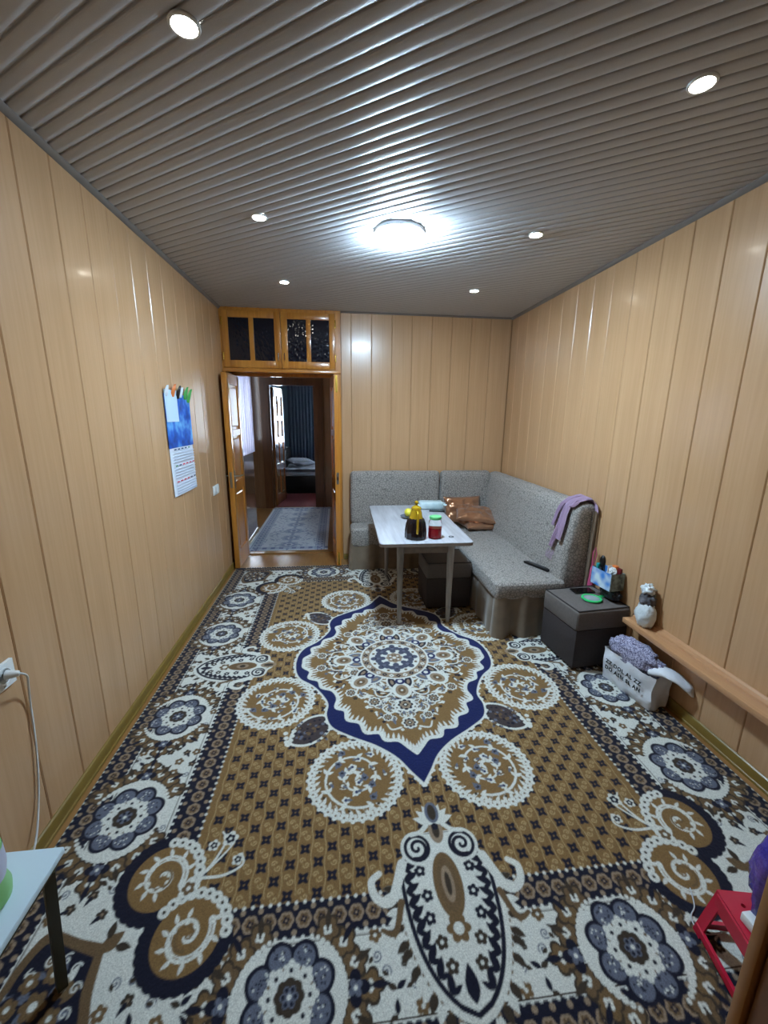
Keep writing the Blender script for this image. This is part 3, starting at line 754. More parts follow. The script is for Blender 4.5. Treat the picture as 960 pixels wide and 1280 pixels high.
        a, b = (.05*s, .105*s) if ax == 'v' else (.105*s, .05*s)
        p.ell(x, y, a, b, 0, OC2); p.ell(x, y, a*.72, b*.8, 0, BRN); p.ell(x, y, a*.42, b*.55, 0, TAN); p.ell(x, y, a*.2, b*.35, 0, DBR)
        p.flower(x2, y2, .04*s, 6, OC2); p.disc(x2, y2, .017*s, CRM)
        x3, y3 = T(0, b0+Lh*.86); p.leaf(*T(0, b0+Lh*.97), .09*s, .02*s, -PI/2 if ax == 'v' else PI, NVY)
        # volutes on the shoulder and the flame towards the field
        vx, vy = T(.085*s, b0+Lh*.10); p.disc(vx, vy, .062*s, CRM); p.disc(vx, vy, .05*s, NVY); p.disc(vx, vy, .038*s, CRM)
        p.spiral(vx, vy, .04*s, 1.3, 1.2, 1, .014*s, NVY, .01*s)
        q = smooth([T(.15*s, b0+Lh*.2), T(.2*s, b0+Lh*.42), T(.25*s, b0+Lh*.4), T(.265*s, b0+Lh*.3), T(.235*s, b0+Lh*.25)])
        p.line(q, .034*s, CRM, .02*s); p.line(smooth([T(.17*s, b0+Lh*.44), T(.2*s, b0+Lh*.6), T(.24*s, b0+Lh*.58)]), .022*s, BRN, .012*s)
        p.line(smooth([T(0, b0-.05*s), T(.03*s, b0-.035*s), T(.06*s, b0-.01*s), T(.10*s, b0+.0)]), .022*s, CRM, .014*s)
        x, y = T(0, b0-.01); p.ell(x, y, *((.028, .05) if ax == 'v' else (.05, .028)), 0, TAN); p.ell(x, y, *((.014, .03) if ax == 'v' else (.03, .014)), 0, DBR)
    p.rect(.895, 1.05, 0, .15, CRM); p.rect(0, .2, 1.36, 1.49, CRM)
    shield('v'); shield('u')
    # small palmette on the long axis
    for k in range(7):
        a = -PI/2+(k-3)*.42; p.leaf(0+.0, 1.15, .085, .017, a, CRM)
        a2 = PI/2+(k-3)*.42; p.leaf(0, 1.11, .05, .015, a2, CRM)
    p.ell(0, 1.105, .028, .045, 0, GRY); p.ell(0, 1.105, .017, .033, 0, DBR); p.disc(0, 1.165, .014, NVY)
    # --- medallion
    om = smooth([(0, .965), (.045, .90), (.10, .815), (.19, .735), (.31, .662), (.405, .59), (.436, .50), (.43, .41), (.475, .31), (.53, .235), (.60, .17), (.635, .09), (.645, 0)])
    p.line(om, .022, CRM)
    for q in om[::3]: p.flower(q[0], q[1], .022, 5, CRM, q[0]*9)
    p.poly([(0, 0)]+om, BLU)
    im = [(0, .80), (.03, .765), (.075, .715), (.14, .705), (.165, .655), (.235, .645), (.26, .575), (.325, .545), (.335, .475), (.385, .445), (.375, .37), (.405, .30), (.47, .265), (.49, .2), (.55, .165), (.545, .10), (.592, .05), (.595, 0)]
    im = smooth(im, 5)
    p.poly([(0, 0)]+im, OCH); p.line(im, .022, CRM)
    for k in range(0, len(im)-1, 2):      # short rays on the rim
        x, y = im[k]; a = math.atan2(-y, -x); p.leaf(x, y, .05, .007, a, CRM)
    for k in range(330):
        x, y = rnd.uniform(0, .58), rnd.uniform(0, .76)
        if (x/.58)**1.3+(y/.76)**1.3 > .86: continue
        c = rnd.choice((NVY, NVY, DBR, CRM, GRY)); p.flower(x, y, rnd.uniform(.008, .015), rnd.choice((4, 5)), c, k)
        if k % 4 == 0: p.leaf(x, y, .035, .006, k, CRM)
    def fill_flower(x, y, R, a=0):
        p.flower(x, y, R, 8, CRM, a, .2); p.flower(x, y, R*.74, 8, NVY, a, .25); p.flower(x, y, R*.55, 6, TAN, a, .2); p.flower(x, y, R*.3, 5, DBR, a, .3); p.disc(x, y, R*.12, CRM)
    for k in range(70):
        x, y = rnd.uniform(0, .55), rnd.uniform(0, .72)
        if (x/.58)**1.3+(y/.76)**1.3 > .80 or math.hypot(x, y) < .24: continue
        fill_flower(x, y, rnd.uniform(.02, .032), k); p.leaf(x, y, .06, .009, k*1.7, CRM); p.leaf(x, y, .05, .008, k*1.7+2.4, GRY)
    for k in range(26):
        a = k*.35; x, y = .30*math.cos(a), .33*math.sin(a); p.leaf(x, y, .07, .013, a+1.2, CRM); p.leaf(x, y, .06, .012, a-1.2, CRM)
    fill_flower(.385, 0, .066); fill_flower(0, .33, .05); fill_flower(.20, .25, .048, .3); fill_flower(.0, .46, .06); fill_flower(.27, .14, .04)
    fill_flower(0, .6, .045); fill_flower(.17, .42, .042); fill_flower(.30, .33, .036); fill_flower(.48, .07, .036); fill_flower(.11, .55, .03)
    for pts_ in ([(.05, .33), (.1, .38), (.15, .37), (.16, .32)], [(.05, .5), (.10, .52), (.13, .48), (.1, .45)], [(.32, .05), (.34, .1), (.4, .1), (.42, .06)], [(.05, .63), (.1, .64), (.12, .6)], [(.25, .28), (.27, .34), (.24, .38), (.2, .36)], [(.3, .17), (.36, .2), (.4, .17), (.38, .13)]):
        p.line(smooth(pts_), .012, CRM, .008)
    for k in range(8):                       # ring of paired petals round the heart
        a = k*PI/4
        for da in (-.2, .2):
            x, y = .262*math.cos(a+PI/8+da), .262*math.sin(a+PI/8+da)
            p.ell(x, y, .062, .034, a+PI/8+da*2.6, CRM); p.ell(x, y, .048, .023, a+PI/8+da*2.6, NVY if da > 0 else GRY); p.ell(x, y, .022, .010, a+PI/8+da*2.6, TAN)
        x, y = .335*math.cos(a), .335*math.sin(a)
        p.ell(x, y, .07, .058, a, CRM); p.ell(x, y, .05, .038, a, TAN); p.ell(x, y, .03, .022, a, BRN); p.disc(x, y, .008, CRM)
        p.disc(.25*math.cos(a), .25*math.sin(a), .03, BLU); p.disc(.25*math.cos(a), .25*math.sin(a), .014, CRM)
    p.disc(0, 0, .222, TAN); p.ring(0, 0, .222, .012, CRM)
    for k in range(28):
        a = k*2*PI/28; p.flower(.194*math.cos(a), .194*math.sin(a), .016, 4, NVY if k % 2 else CRM, a); p.disc(.194*math.cos(a), .194*math.sin(a), .005, TAN)
    p.disc(0, 0, .168, CRM)
    for k in range(8):
        a = k*PI/4; x, y = .108*math.cos(a), .108*math.sin(a)
        p.flower(x, y, .05, 4, lin(70, 74, 92), a, .45); p.disc(x, y, .012, GRY); p.disc(x+.016*math.cos(a), y+.016*math.sin(a), .006, NVY)
        p.disc(.146*math.cos(a+PI/8), .146*math.sin(a+PI/8), .010, BRN)
    p.flower(0, 0, .056, 8, TAN, 0, .15)
    for k in range(10): p.disc(.03*math.cos(k*.63), .03*math.sin(k*.63), .008, CRM if k % 2 else BRN)
    p.disc(0, 0, .012, CRM)
    q = p.im; ny, nx = q.shape[0]//2*2, q.shape[1]//2*2; q = q[:ny, :nx]
    return q.reshape(ny//2, 2, nx//2, 2, 3).mean((1, 3))

def pattern_mesh(name, col, w, l, z, amp=.0016, seed=0):
    # dense grid with one colour per tuft row and column, slightly uneven pile, closed by a rim going down
    ny, nx = col.shape[:2]; rs = np.random.RandomState(seed)
    X, Y = np.meshgrid(np.linspace(-w, w, nx), np.linspace(-l, l, ny))
    Z = z+amp*(rs.rand(ny, nx)-.5)+.001*np.sin(X*9+seed)*np.sin(Y*7)
    Z[0], Z[-1], Z[:, 0], Z[:, -1] = 0, 0, 0, 0
    X[:, 0], X[:, -1] = X[:, 1]-1e-4, X[:, -2]+1e-4; Y[0], Y[-1] = Y[1]-1e-4, Y[-2]+1e-4
    co = np.stack([X, Y, Z], -1).reshape(-1, 3).astype(np.float32)
    idx = np.arange(ny*nx).reshape(ny, nx)
    q = np.stack([idx[:-1, :-1], idx[:-1, 1:], idx[1:, 1:], idx[1:, :-1]], -1).reshape(-1, 4).astype(np.int32)
    me = bpy.data.meshes.new(name); me.vertices.add(len(co)); me.vertices.foreach_set('co', co.ravel())
    me.loops.add(q.size); me.loops.foreach_set('vertex_index', q.ravel())
    me.polygons.add(len(q)); me.polygons.foreach_set('loop_start', np.arange(0, q.size, 4, dtype=np.int32))
    me.update(calc_edges=True)
    at = me.color_attributes.new('weave', 'FLOAT_COLOR', 'POINT')
    rgba = np.ones((ny*nx, 4), np.float32); rgba[:, :3] = col.reshape(-1, 3); at.data.foreach_set('color', rgba.ravel())
    me.polygons.foreach_set('use_smooth', np.ones(len(q), bool)); me.validate(); return me
def pile(name, rough=.9, sheen=.15, gain=1.0):
    m, t, b = base(name)
    a = nd(t, 'ShaderNodeAttribute'); a.attribute_name = 'weave'
    v = coords(t, (260, 260, 260)); n = nd(t, 'ShaderNodeTexNoise'); n.inputs['Scale'].default_value = 1; n.inputs['Detail'].default_value = 2
    t.links.new(v, n.inputs['Vector'])
    mr = nd(t, 'ShaderNodeMapRange'); mr.inputs[1].default_value = .25; mr.inputs[2].default_value = .75; mr.inputs[3].default_value = .72*gain; mr.inputs[4].default_value = 1.2*gain
    t.links.new(n.outputs['Fac'], mr.inputs[0])
    mx = nd(t, 'ShaderNodeVectorMath', operation='SCALE'); t.links.new(a.outputs['Color'], mx.inputs[0]); t.links.new(mr.outputs[0], mx.inputs['Scale'])
    t.links.new(mx.outputs[0], b.inputs['Base Color']); b.inputs['Roughness'].default_value = rough
    b.inputs['Specular IOR Level'].default_value = .15; b.inputs['Sheen Weight'].default_value = sheen
    return m
MT['pile'] = pile('woven carpet pile', gain=.92)
quad = paint_carpet()
half = np.concatenate([quad[:, ::-1], quad], 1); full = np.concatenate([half[::-1], half], 0)
cm = pattern_mesh('carpet', full, CHW, CHL, .009, seed=2)
co = mk('carpet', cm, 'pile', None, (CHX, CHY, .0005))
tag(co, 'large ochre, cream and navy patterned carpet with blue-banded central medallion', 'carpet')

def paint_rug():
    w, l = .49, 1.19; p = Paint(w, l, .003); rnd = random.Random(8)
    G0, G1, G2, N = lin(196, 202, 208), lin(160, 170, 186), lin(134, 144, 168), lin(104, 112, 146)
    p.im[:] = G0
    p.rect(w-.15, w-.045, 0, l, G1); p.rect(0, w, l-.13, l-.03, G1)
    for k in range(24):
        y = .05+.1*k; p.rect(w-.135, w-.07, y, y+.05, N); p.rect(w-.118, w-.09, y+.015, y+.035, G0)
        x = .05+.1*k; p.rect(x, x+.05, l-.115, l-.05, N)
    p.rect(w-.05, w-.043, 0, l, N); p.rect(w-.16, w-.153, 0, l, G2)
    for cy_ in (0, .34, .68, .98):
        p.flower(0, cy_, .14, 8, G1, 0, .2); p.flower(0, cy_, .10, 8, G2, 0, .3); p.flower(0, cy_, .06, 6, G0); p.disc(0, cy_, .03, N)
        p.leaf(0, cy_+.12, .1, .02, PI/2, G2)
    for k in range(150):
        x, y = rnd.uniform(0, w-.17), rnd.uniform(0, l-.15)
        if x > .15: p.leaf(x, y, .06, .01, rnd.uniform(0, 6), rnd.choice((G1, G2, G1)))
    return p.im
q = paint_rug(); hf = np.concatenate([q[:, ::-1], q], 1)
rug = mk('hall_rug', pattern_mesh('hall_rug', np.concatenate([hf[::-1], hf], 0), .49, 1.19, .006, seed=5), 'pile', None, (.495, 5.985, .0005))
tag(rug, 'pale blue-grey runner rug with square-patterned borders in the hallway', 'rug')

# ================================================================== LIGHTS ON THE CEILING
def emit(name, rgb, s):
    m, t, b = base(name); b.inputs['Base Color'].default_value = (*rgb, 1)
    b.inputs['Emission Color'].default_value = (*rgb, 1); b.inputs['Emission Strength'].default_value = s; return m
MT['lampglow'] = emit('cool led diffuser', (.57, .79, 1.0), LAMP_W)
MT['bulbglow'] = emit('spot led lens', (1.0, .96, .84), BULB_E)
cl = thing('ceiling_lamp', 'round white flush ceiling lamp glowing cool white in mid ceiling', 'lamp', (1.482, 2.572, H-.045))
mk('housing', MB().lathe([(.138, .045), (.142, .043), (.142, .026), (.138, .022), (.13, .022), (.02, .024)], n=48), 'white', cl)
mk('diffuser', MB().lathe([(.136, .022), (.138, .010), (.132, -.002), (.115, -.009), (.06, -.013), (.005, -.014)], n=48), 'lampglow', cl)
ring = MB().lathe([(.040, .006), (.042, .001), (.040, -.003), (.034, -.003), (.031, .003), (.030, .010)], n=28, cap=False).mesh('trim_ring'); ring.materials.append(MT['white'])
lens = MB().lathe([(.0305, .006), (.028, .001), (.016, -.001), (.003, -.0015)], n=24).mesh('lens'); lens.materials.append(MT['bulbglow'])
spots = []
for iy, yy in enumerate((3.575, 2.503, 1.412)):
    for ix, xx in enumerate((.727, 2.255)):
        lab = ['recessed spotlight nearest the over-door cupboard', 'recessed spotlight above the table and corner sofa',
               'recessed spotlight level with the ceiling lamp, on the calendar wall side', 'recessed spotlight level with the ceiling lamp, on the sofa side',
               'recessed spotlight above the carpet end, on the socket wall side', 'recessed spotlight above the carpet end, on the ledge wall side'][iy*2+ix]
        t = thing('recessed_spotlight', lab, 'spotlight', (xx, yy, H-.004), 0, 'recessed ceiling spotlights')
        lk('trim_ring', ring, t, (0, 0, 0)); lk('lens', lens, t, (0, 0, 0))
        l = bpy.data.lights.new('spot_beam', 'SPOT'); l.energy = SPOT_W; l.color = (1.0, .95, .86); l.spot_size = math.radians(150); l.spot_blend = 1.0; l.shadow_soft_size = .035
        o = bpy.data.objects.new('spot_beam', l); C.objects.link(o); o.parent = t; o.location = (0, 0, -.012)

# ================================================================== SOFA
def damask(name, c0, c1, sc=1.0):
    m, t, b = base(name)
    v = coords(t, (26*sc, 26*sc, 26*sc)); vo = nd(t, 'ShaderNodeTexVoronoi', feature='DISTANCE_TO_EDGE'); vo.inputs['Scale'].default_value = 1
    t.links.new(v, vo.inputs['Vector'])
    v2 = coords(t, (300, 300, 300)); n = nd(t, 'ShaderNodeTexNoise'); n.inputs['Scale'].default_value = 1; t.links.new(v2, n.inputs['Vector'])
    m1 = nd(t, 'ShaderNodeMapRange'); m1.inputs[1].default_value = .02; m1.inputs[2].default_value = .12; t.links.new(vo.outputs['Distance'], m1.inputs[0])
    a = nd(t, 'ShaderNodeMath', operation='MULTIPLY_ADD'); a.inputs[1].default_value = .5; t.links.new(m1.outputs[0], a.inputs[0])
    mu = nd(t, 'ShaderNodeMath', operation='MULTIPLY'); mu.inputs[1].default_value = .5; t.links.new(n.outputs['Fac'], mu.inputs[0]); t.links.new(mu.outputs[0], a.inputs[2])
    cr = nd(t, 'ShaderNodeValToRGB'); cr.color_ramp.elements[0].color = (*lin(*c0), 1); cr.color_ramp.elements[1].color = (*lin(*c1), 1)
    cr.color_ramp.elements[0].position = .2; cr.color_ramp.elements[1].position = .8
    t.links.new(a.outputs[0], cr.inputs['Fac']); t.links.new(cr.outputs[0], b.inputs['Base Color'])
    b.inputs['Roughness'].default_value = .75; b.inputs['Sheen Weight'].default_value = .2; b.inputs['Specular IOR Level'].default_value = .25
    bp_ = nd(t, 'ShaderNodeBump'); bp_.inputs['Strength'].default_value = .4; bp_.inputs['Distance'].default_value = .002
    t.links.new(a.outputs[0], bp_.inputs['Height']); t.links.new(bp_.outputs[0], b.inputs['Normal'])
    return m
MT['sofa'] = damask('grey beige damask slipcover', (98, 93, 88), (160, 153, 146), 1.7)
MT['skirt'] = mat('taupe satin skirt', (120, 104, 86), .45, var=.08, vscale=14, sheen=.3, spec=.4)
MT['darkbase'] = mat('dark sofa frame', (40, 34, 30), .8)
sofa = thing('corner_sofa', 'L-shaped corner sofa in grey damask slipcovers with taupe skirts', 'sofa', (2.2, 3.9, 0))
SZ = .435
wpart('base', MB().box(1.28, 2.9, 4.10, 4.40, .02, .30).box(2.27, 2.9, 2.66, 4.10, .02, .30), 'darkbase', sofa)
def puff(x0, x1, y0, y1, z0, z1, r, seed, amp=.006):
    m = MB(); bm = bmesh.new(); bmesh.ops.create_cube(bm, size=1)
    for v in bm.verts: v.co = Vector((x0+(v.co.x+.5)*(x1-x0), y0+(v.co.y+.5)*(y1-y0), z0+(v.co.z+.5)*(z1-z0)))
    bmesh.ops.bevel(bm, geom=bm.edges[:], offset=r, segments=3, profile=.5, affect='EDGES')
    for ax, n in ((0, max(2, int((x1-x0)/.07))), (1, max(2, int((y1-y0)/.07))), (2, max(2, int((z1-z0)/.07)))):
        lo, hi = (x0, y0, z0)[ax], (x1, y1, z1)[ax]
        for k in range(1, n):
            nrm = Vector([1 if i == ax else 0 for i in range(3)]); pt = nrm*(lo+(hi-lo)*k/n)
            bmesh.ops.bisect_plane(bm, geom=bm.verts[:]+bm.edges[:]+bm.faces[:], plane_co=pt, plane_no=nrm)
    for v in bm.verts:
        q = v.co*5+Vector((seed, 0, 0)); v.co += Vector((noise.noise(q), noise.noise(q+Vector((9, 0, 0))), noise.noise(q+Vector((0, 9, 0)))))*amp
    return m.bm(bm)
wpart('seat', puff(1.245, 2.24, 4.06, 4.345, .25, .455, .035, 1, .004), 'sofa', sofa)
wpart('seat', puff(2.225, 2.76, 2.60, 4.345, .30, SZ, .035, 2, .004), 'sofa', sofa)
wpart('backrest', puff(1.25, 2.228, 4.315, 4.428, .43, 1.015, .045, 3, .004), 'sofa', sofa)
wpart('backrest', puff(2.236, 2.80, 4.315, 4.428, .43, 1.015, .045, 4, .004), 'sofa', sofa)
bpf = [(2.70, .30), (2.955, .30), (2.956, .92), (2.945, .965), (2.915, .995), (2.87, 1.003), (2.825, .992), (2.795, .955), (2.78, .90), (2.745, .66)]
def backroll():
    m = MB().prism(bpf, 2.635, 4.425, 'y', .035, 3); bm = bmesh.new(); me = m.mesh('t'); bm.from_mesh(me); bpy.data.meshes.remove(me)
    for k in range(1, 24): bmesh.ops.bisect_plane(bm, geom=bm.verts[:]+bm.edges[:]+bm.faces[:], plane_co=(0, 2.635+1.79*k/24, 0), plane_no=(0, 1, 0))
    for k in range(1, 8): bmesh.ops.bisect_plane(bm, geom=bm.verts[:]+bm.edges[:]+bm.faces[:], plane_co=(0, 0, .4+.6*k/8), plane_no=(0, 0, 1))
    for v in bm.verts:
        if v.co.x < 2.93: v.co += Vector((noise.noise(v.co*5), .6*noise.noise(v.co*6+Vector((4, 0, 0))), 0))*.008
    return MB().bm(bm)
wpart('backrest', backroll(), 'sofa', sofa, ang=.9)
def skirt(path, z0, z1, amp, freq, seed, nv=8):
    P = [Vector((a, b, 0)) for a, b in path]; Ls = [0]
    for a, b in zip(P, P[1:]): Ls.append(Ls[-1]+(b-a).length)
    tot = Ls[-1]
    def fn(a, b):
        s = a*tot; k = 0
        while k < len(P)-2 and s > Ls[k+1]: k += 1
        d = (P[k+1]-P[k]).normalized(); q = P[k]+d*(s-Ls[k]); n = Vector((d.y, -d.x, 0))
        w = amp*(.25+.75*b)*(math.sin(s*freq)+.6*math.sin(s*freq*1.73+seed)+.5*noise.noise(Vector((s*9, b*2, seed))))
        return q+n*(w+.012*b+.01*noise.noise(Vector((s*4, seed, b))))+Vector((0, 0, z1+(z0-z1)*b))
    return MB().sheet(fn, int(tot/.008), nv, .003)
wpart('skirt', skirt([(1.248, 4.34), (1.250, 4.072), (2.22, 4.066)], .012, .30, .012, 30, 1), 'skirt', sofa, ang=1.2)
wpart('skirt', skirt([(2.248, 4.05), (2.246, 2.635)], .012, .375, .006, 30, 2), 'skirt', sofa, ang=1.2)
wpart('skirt', skirt([(2.243, 2.66), (2.240, 2.63), (2.248, 2.616), (2.69, 2.616)], .012, .385, .021, 27, 3), 'skirt', sofa, ang=1.2)
wpart('cover_tail', MB().sheet(lambda a, b: (2.905+.047*a-.02*b*a, 2.622-.004*b+.006*math.sin(a*9+b*3), .95-.9*b), 8, 14, .003), 'skirt', sofa)

MT['satin'] = mat('bronze satin', (170, 122, 90), .26, metal=.6, var=.04, vscale=9, sheen=.3)
def cushion(lab, loc, rot, seed, a=.19, b=.15, h=.05):
    m = pillow(a, b, h, seed, .02, 26); T = Euler(rot).to_matrix().to_4x4()
    me = m.xf(T).mesh('satin_cushion', ang=1.5); me.materials.append(MT['satin'])
    o = bpy.data.objects.new('satin_cushion', me); C.objects.link(o); o.location = loc
    return tag(o, lab, 'cushion', 'bronze satin cushions in the sofa corner')
cushion('bronze satin cushion at the bottom of the pile on the sofa seat', (2.60, 4.08, SZ+.045), (0, .02, .12), 1, .19, .16, .042)
cushion('bronze satin cushion lying tilted on top of the pile', (2.565, 4.10, SZ+.15), (.28, .10, -.18), 2, .21, .16, .052)
cushion('bronze satin cushion propped upright against the sofa back', (2.47, 4.235, SZ+.17), (1.22, 0, .06), 3, .21, .15, .045)

MT['lilac'] = cloth('lilac knitted scarf', (172, 146, 172), .1)
def scarf():
    m = MB()
    over = [(2.93, .93), (2.935, .985), (2.905, 1.018), (2.87, 1.022), (2.82, 1.012), (2.785, .97), (2.768, .90), (2.75, .80), (2.737, .72), (2.725, .64), (2.715, .575)]
    def strand(y0, y1, n0, n1, w, s, lift):
        pts = over[n0:n1]; n = len(pts)-1
        def fn(a, b):
            t = b*n; k = min(int(t), n-1); f = t-k
            x = pts[k][0]+(pts[k+1][0]-pts[k][0])*f; z = pts[k][1]+(pts[k+1][1]-pts[k][1])*f
            yy = y0+(y1-y0)*b+(a-.5)*w*(1-.45*b)+.012*math.sin(b*7+s)
            k2 = lift+.007*math.sin(a*2*PI*2.5+s)+.006*noise.noise(Vector((a*4, b*5, s)))
            return (x-k2*(.4+.6*b), yy, z+k2*(1-b))
        m.sheet(fn, 22, 30, .003)
    strand(2.70, 2.80, 0, 10, .085, 0, .010); strand(2.74, 2.83, 2, 8, .07, 2, .020); strand(2.68, 2.73, 1, 9, .08, 4, .022); strand(2.66, 2.70, 0, 6, .10, 5, .013)
    for k in range(9):
        yy = 2.765+.011*k; m.tube([(2.725+.003*k % .01, yy, .60+.006*(k % 3)), (2.712, yy+.004, .575), (2.708, yy+.001, .545)], .0016, 5)
    return m
wthing('scarf', scarf(), 'lilac', 'lilac scarf draped over the end of the sofa backrest', 'scarf', (2.78, 2.74, .9), ang=1.4)

rc = thing('remote_control', 'long black remote control lying on the sofa seat', 'remote', (2.673, 2.897, SZ+.003), math.atan2(-.22, .096))
mk('body', MB().box(-.118, .118, -.022, .022, 0, .018, .006), 'black', rc)
MT['grey'] = mat('grey rubber', (70, 70, 74), .6)
rb = MB()
for i in range(9):
    for j in (-1, 0, 1): rb.box(-.09+i*.02-.006, -.09+i*.02+.006, j*.012-.004, j*.012+.004, .0175, .0195, .001, 1)
mk('buttons', rb, 'grey', rc)

# ================================================================== OTTOMANS
MT['ottop'] = mat('grey brown upholstery', (98, 91, 87), .75, var=.07, vscale=60, bump=.3, bscale=300)
MT['otbase'] = mat('dark brown upholstery', (56, 49, 49), .8, var=.1, vscale=80, bump=.3, bscale=300)
MT['piping'] = mat('dark piping', (46, 42, 42), .7)
w_, l_, h_, hb = .375, .355, .405, .27
otop = puff(-w_/2-.006, w_/2+.006, -l_/2-.006, l_/2+.006, hb, h_, .022, 6, .0025).mesh('cushion_top'); otop.materials.append(MT['ottop'])
obase = MB().box(-w_/2, w_/2, -l_/2, l_/2, .012, hb+.004, .008).mesh('body'); obase.materials.append(MT['otbase'])
a, b = w_/2-.006, l_/2-.006
opipe = MB()
opipe.tube([(-a, -b, h_), (a, -b, h_), (a, b, h_), (-a, b, h_), (-a, -b, h_)], .0042, 6); opipe = opipe.mesh('piping'); opipe.materials.append(MT['piping'])
ofoot = MB().lathe([(.016, 0), (.018, .014)], n=12).mesh('foot'); ofoot.materials.append(MT['black'])
for lab, loc, rz in (('grey-topped square ottoman with a phone and green mirror on it', (2.755, 2.365, .0118), .10),
                     ('square dark ottoman pushed under the dining table', (2.022, 3.27, .0118), 0.0)):
    t = thing('ottoman', lab, 'ottoman', loc, rz, 'square two-tone ottomans')
    lk('cushion_top', otop, t, (0, 0, 0)); lk('body', obase, t, (0, 0, 0)); lk('piping', opipe, t, (0, 0, 0))
    for sx in (-1, 1):
        for sy in (-1, 1): lk('foot', ofoot, t, (sx*.15, sy*.14, 0))
OT = .0118+h_+.004
def phone(name, lab, loc, rz):
    t = thing(name, lab, 'phone', loc, rz)
    mk('body', MB().box(-.075, .075, -.037, .037, 0, .008, .003), 'black', t)
    mk('screen', MB().box(-.071, .071, -.033, .033, .0078, .0086), 'screen', t); return t
MT['screen'] = mat('black phone screen', (8, 8, 10), .08)
phone('smartphone', 'black smartphone lying on the grey-topped ottoman', (2.79, 2.465, OT), .02)
MT['mint'] = mat('bright green plastic', (58, 205, 118), .35); MT['mirror'] = mat('pale mirror glass', (190, 210, 214), .12, metal=.5)
hm = thing('hand_mirror', 'round green-rimmed hand mirror lying on the grey-topped ottoman', 'mirror', (2.775, 2.335, OT), .12)
mk('rim', MB().lathe([(.058, 0), (.064, .004), (.062, .011), (.05, .011), (.049, .006), (.01, .006)], n=36), 'mint', hm)
mk('glass', MB().lathe([(.0488, .0062), (.0485, .0085), (.004, .009)], n=36), 'mirror', hm)
mk('handle', MB().tube([(.055, .012, .005), (.10, .025, .005), (.115, .012, .005), (.10, -.006, .005), (.058, -.014, .005)], .0045, 8).tube([(.07, .004, .005), (.105, .008, .005)], .004, 8), 'mint', hm)

# ================================================================== TABLE AND THINGS ON IT
TZ = .70
tb = thing('dining_table', 'whitewashed wooden dining table with four tapered legs', 'table', (1.765, 3.41, .0))
tb.rotation_euler = (0, 0, 0)
MT['wash'] = wood('whitewashed oak top', (158, 158, 164), (198, 200, 206), (42, 3.2, 42), rough=.28, coat=.15, rnd=False)
MT['washleg'] = wood('whitewashed oak leg', (112, 108, 104), (172, 170, 168), (60, 60, 5), rough=.5, coat=0, rnd=False)
MT['edge'] = mat('grey brown table edge', (128, 116, 106), .5, var=.1, vscale=30)
def rrect(x0, x1, y0, y1, r, n=6):
    o = []
    for cx_, cy_, a in ((x1-r, y1-r, 0), (x0+r, y1-r, PI/2), (x0+r, y0+r, PI), (x1-r, y0+r, 1.5*PI)):
        for k in range(n+1): o.append((cx_+r*math.cos(a+k*PI/2/n), cy_+r*math.sin(a+k*PI/2/n)))
    return o
tx0, tx1, ty0, ty1 = -.345, .345, -.65, .645
RT = Matrix.Rotation(-.018, 4, 'Z')
mk('tabletop', MB().prism(rrect(tx0, tx1, ty0, ty1, .035), TZ-.006, TZ, 'z', .002, 1).xf(RT), 'wash', tb)
mk('edge_band', MB().prism(rrect(tx0, tx1, ty0, ty1, .035), TZ-.027, TZ-.006, 'z').xf(RT), 'edge', tb)
lx, ly = (-.18, .205), (-.53, .47)
for i in (0, 1):
    for j in (0, 1):
        mk('leg', MB().lathe([(.013, 0), (.017, .03), (.027, .55), (.028, TZ-.12), (.028, TZ-.027)], (lx[i], ly[j], .0105), 18).xf(Matrix.Translation((0, 0, -.0105)) @ RT @ Matrix.Translation((0, 0, 0))), 'washleg', tb)
for c in list(tb.children):
    if c.name.startswith('leg'): c.location.z += .0105
ap = TZ-.027-.085
mk('apron', MB().box(lx[0]+.02, lx[1]-.02, ly[0]-.011, ly[0]+.011, ap, TZ-.027).xf(RT), 'edge', tb)
mk('apron', MB().box(lx[0]+.02, lx[1]-.02, ly[1]-.011, ly[1]+.011, ap, TZ-.027).xf(RT), 'edge', tb)
for i in (0, 1): mk('apron', MB().box(lx[i]-.011, lx[i]+.011, ly[0]+.02, ly[1]-.02, ap, TZ-.027).xf(RT), 'edge', tb)
tz = TZ+.0005
th = thing('thermos_jug', 'dark lobed thermos jug with yellow-gold lid and handle on the table', 'jug', (1.69, 2.90, tz), -PI/2-.05)
MT['jug'] = mat('dark brown glossy jug', (26, 18, 20), .12, var=.3, vscale=14)
MT['gold'] = mat('golden plastic', (196, 160, 36), .22, metal=.45)
mk('body', MB().lathe([(.072, 0), (.079, .006), (.080, .03), (.078, .07), (.072, .115), (.060, .146), (.048, .158)], n=64, lobes=12, lamp=.035), 'jug', th)
mk('collar', MB().lathe([(.052, .152), (.048, .168), (.042, .195), (.036, .216), (.034, .222)], n=32), 'gold', th)
ld = mk('lid', MB().lathe([(.036, .22), (.038, .226), (.034, .236), (.018, .246), (.010, .25)], n=28), 'gold', th)
mk('knob', MB().lathe([(.007, .248), (.008, .256), (.014, .262), (.0155, .271), (.011, .281), (.003, .285)], n=20), 'gold', ld)
mk('handle', MB().tube([(.036, 0, .212), (.062, 0, .214), (.083, 0, .198), (.092, 0, .16), (.095, 0, .11), (.092, 0, .07), (.084, 0, .058)], .0085, 10), 'gold', th)
mk('spout', MB().tube([(-.04, 0, .195), (-.06, 0, .212), (-.068, 0, .222)], .013, 10, .009), 'gold', th)
jr = thing('glass_jar', 'glass jar of red preserve with a green lid on the table', 'jar', (1.835, 2.89, tz))
MT['jarglass'] = mat('jar glass', (238, 244, 242), .03, trans=1.0, ior=1.35)
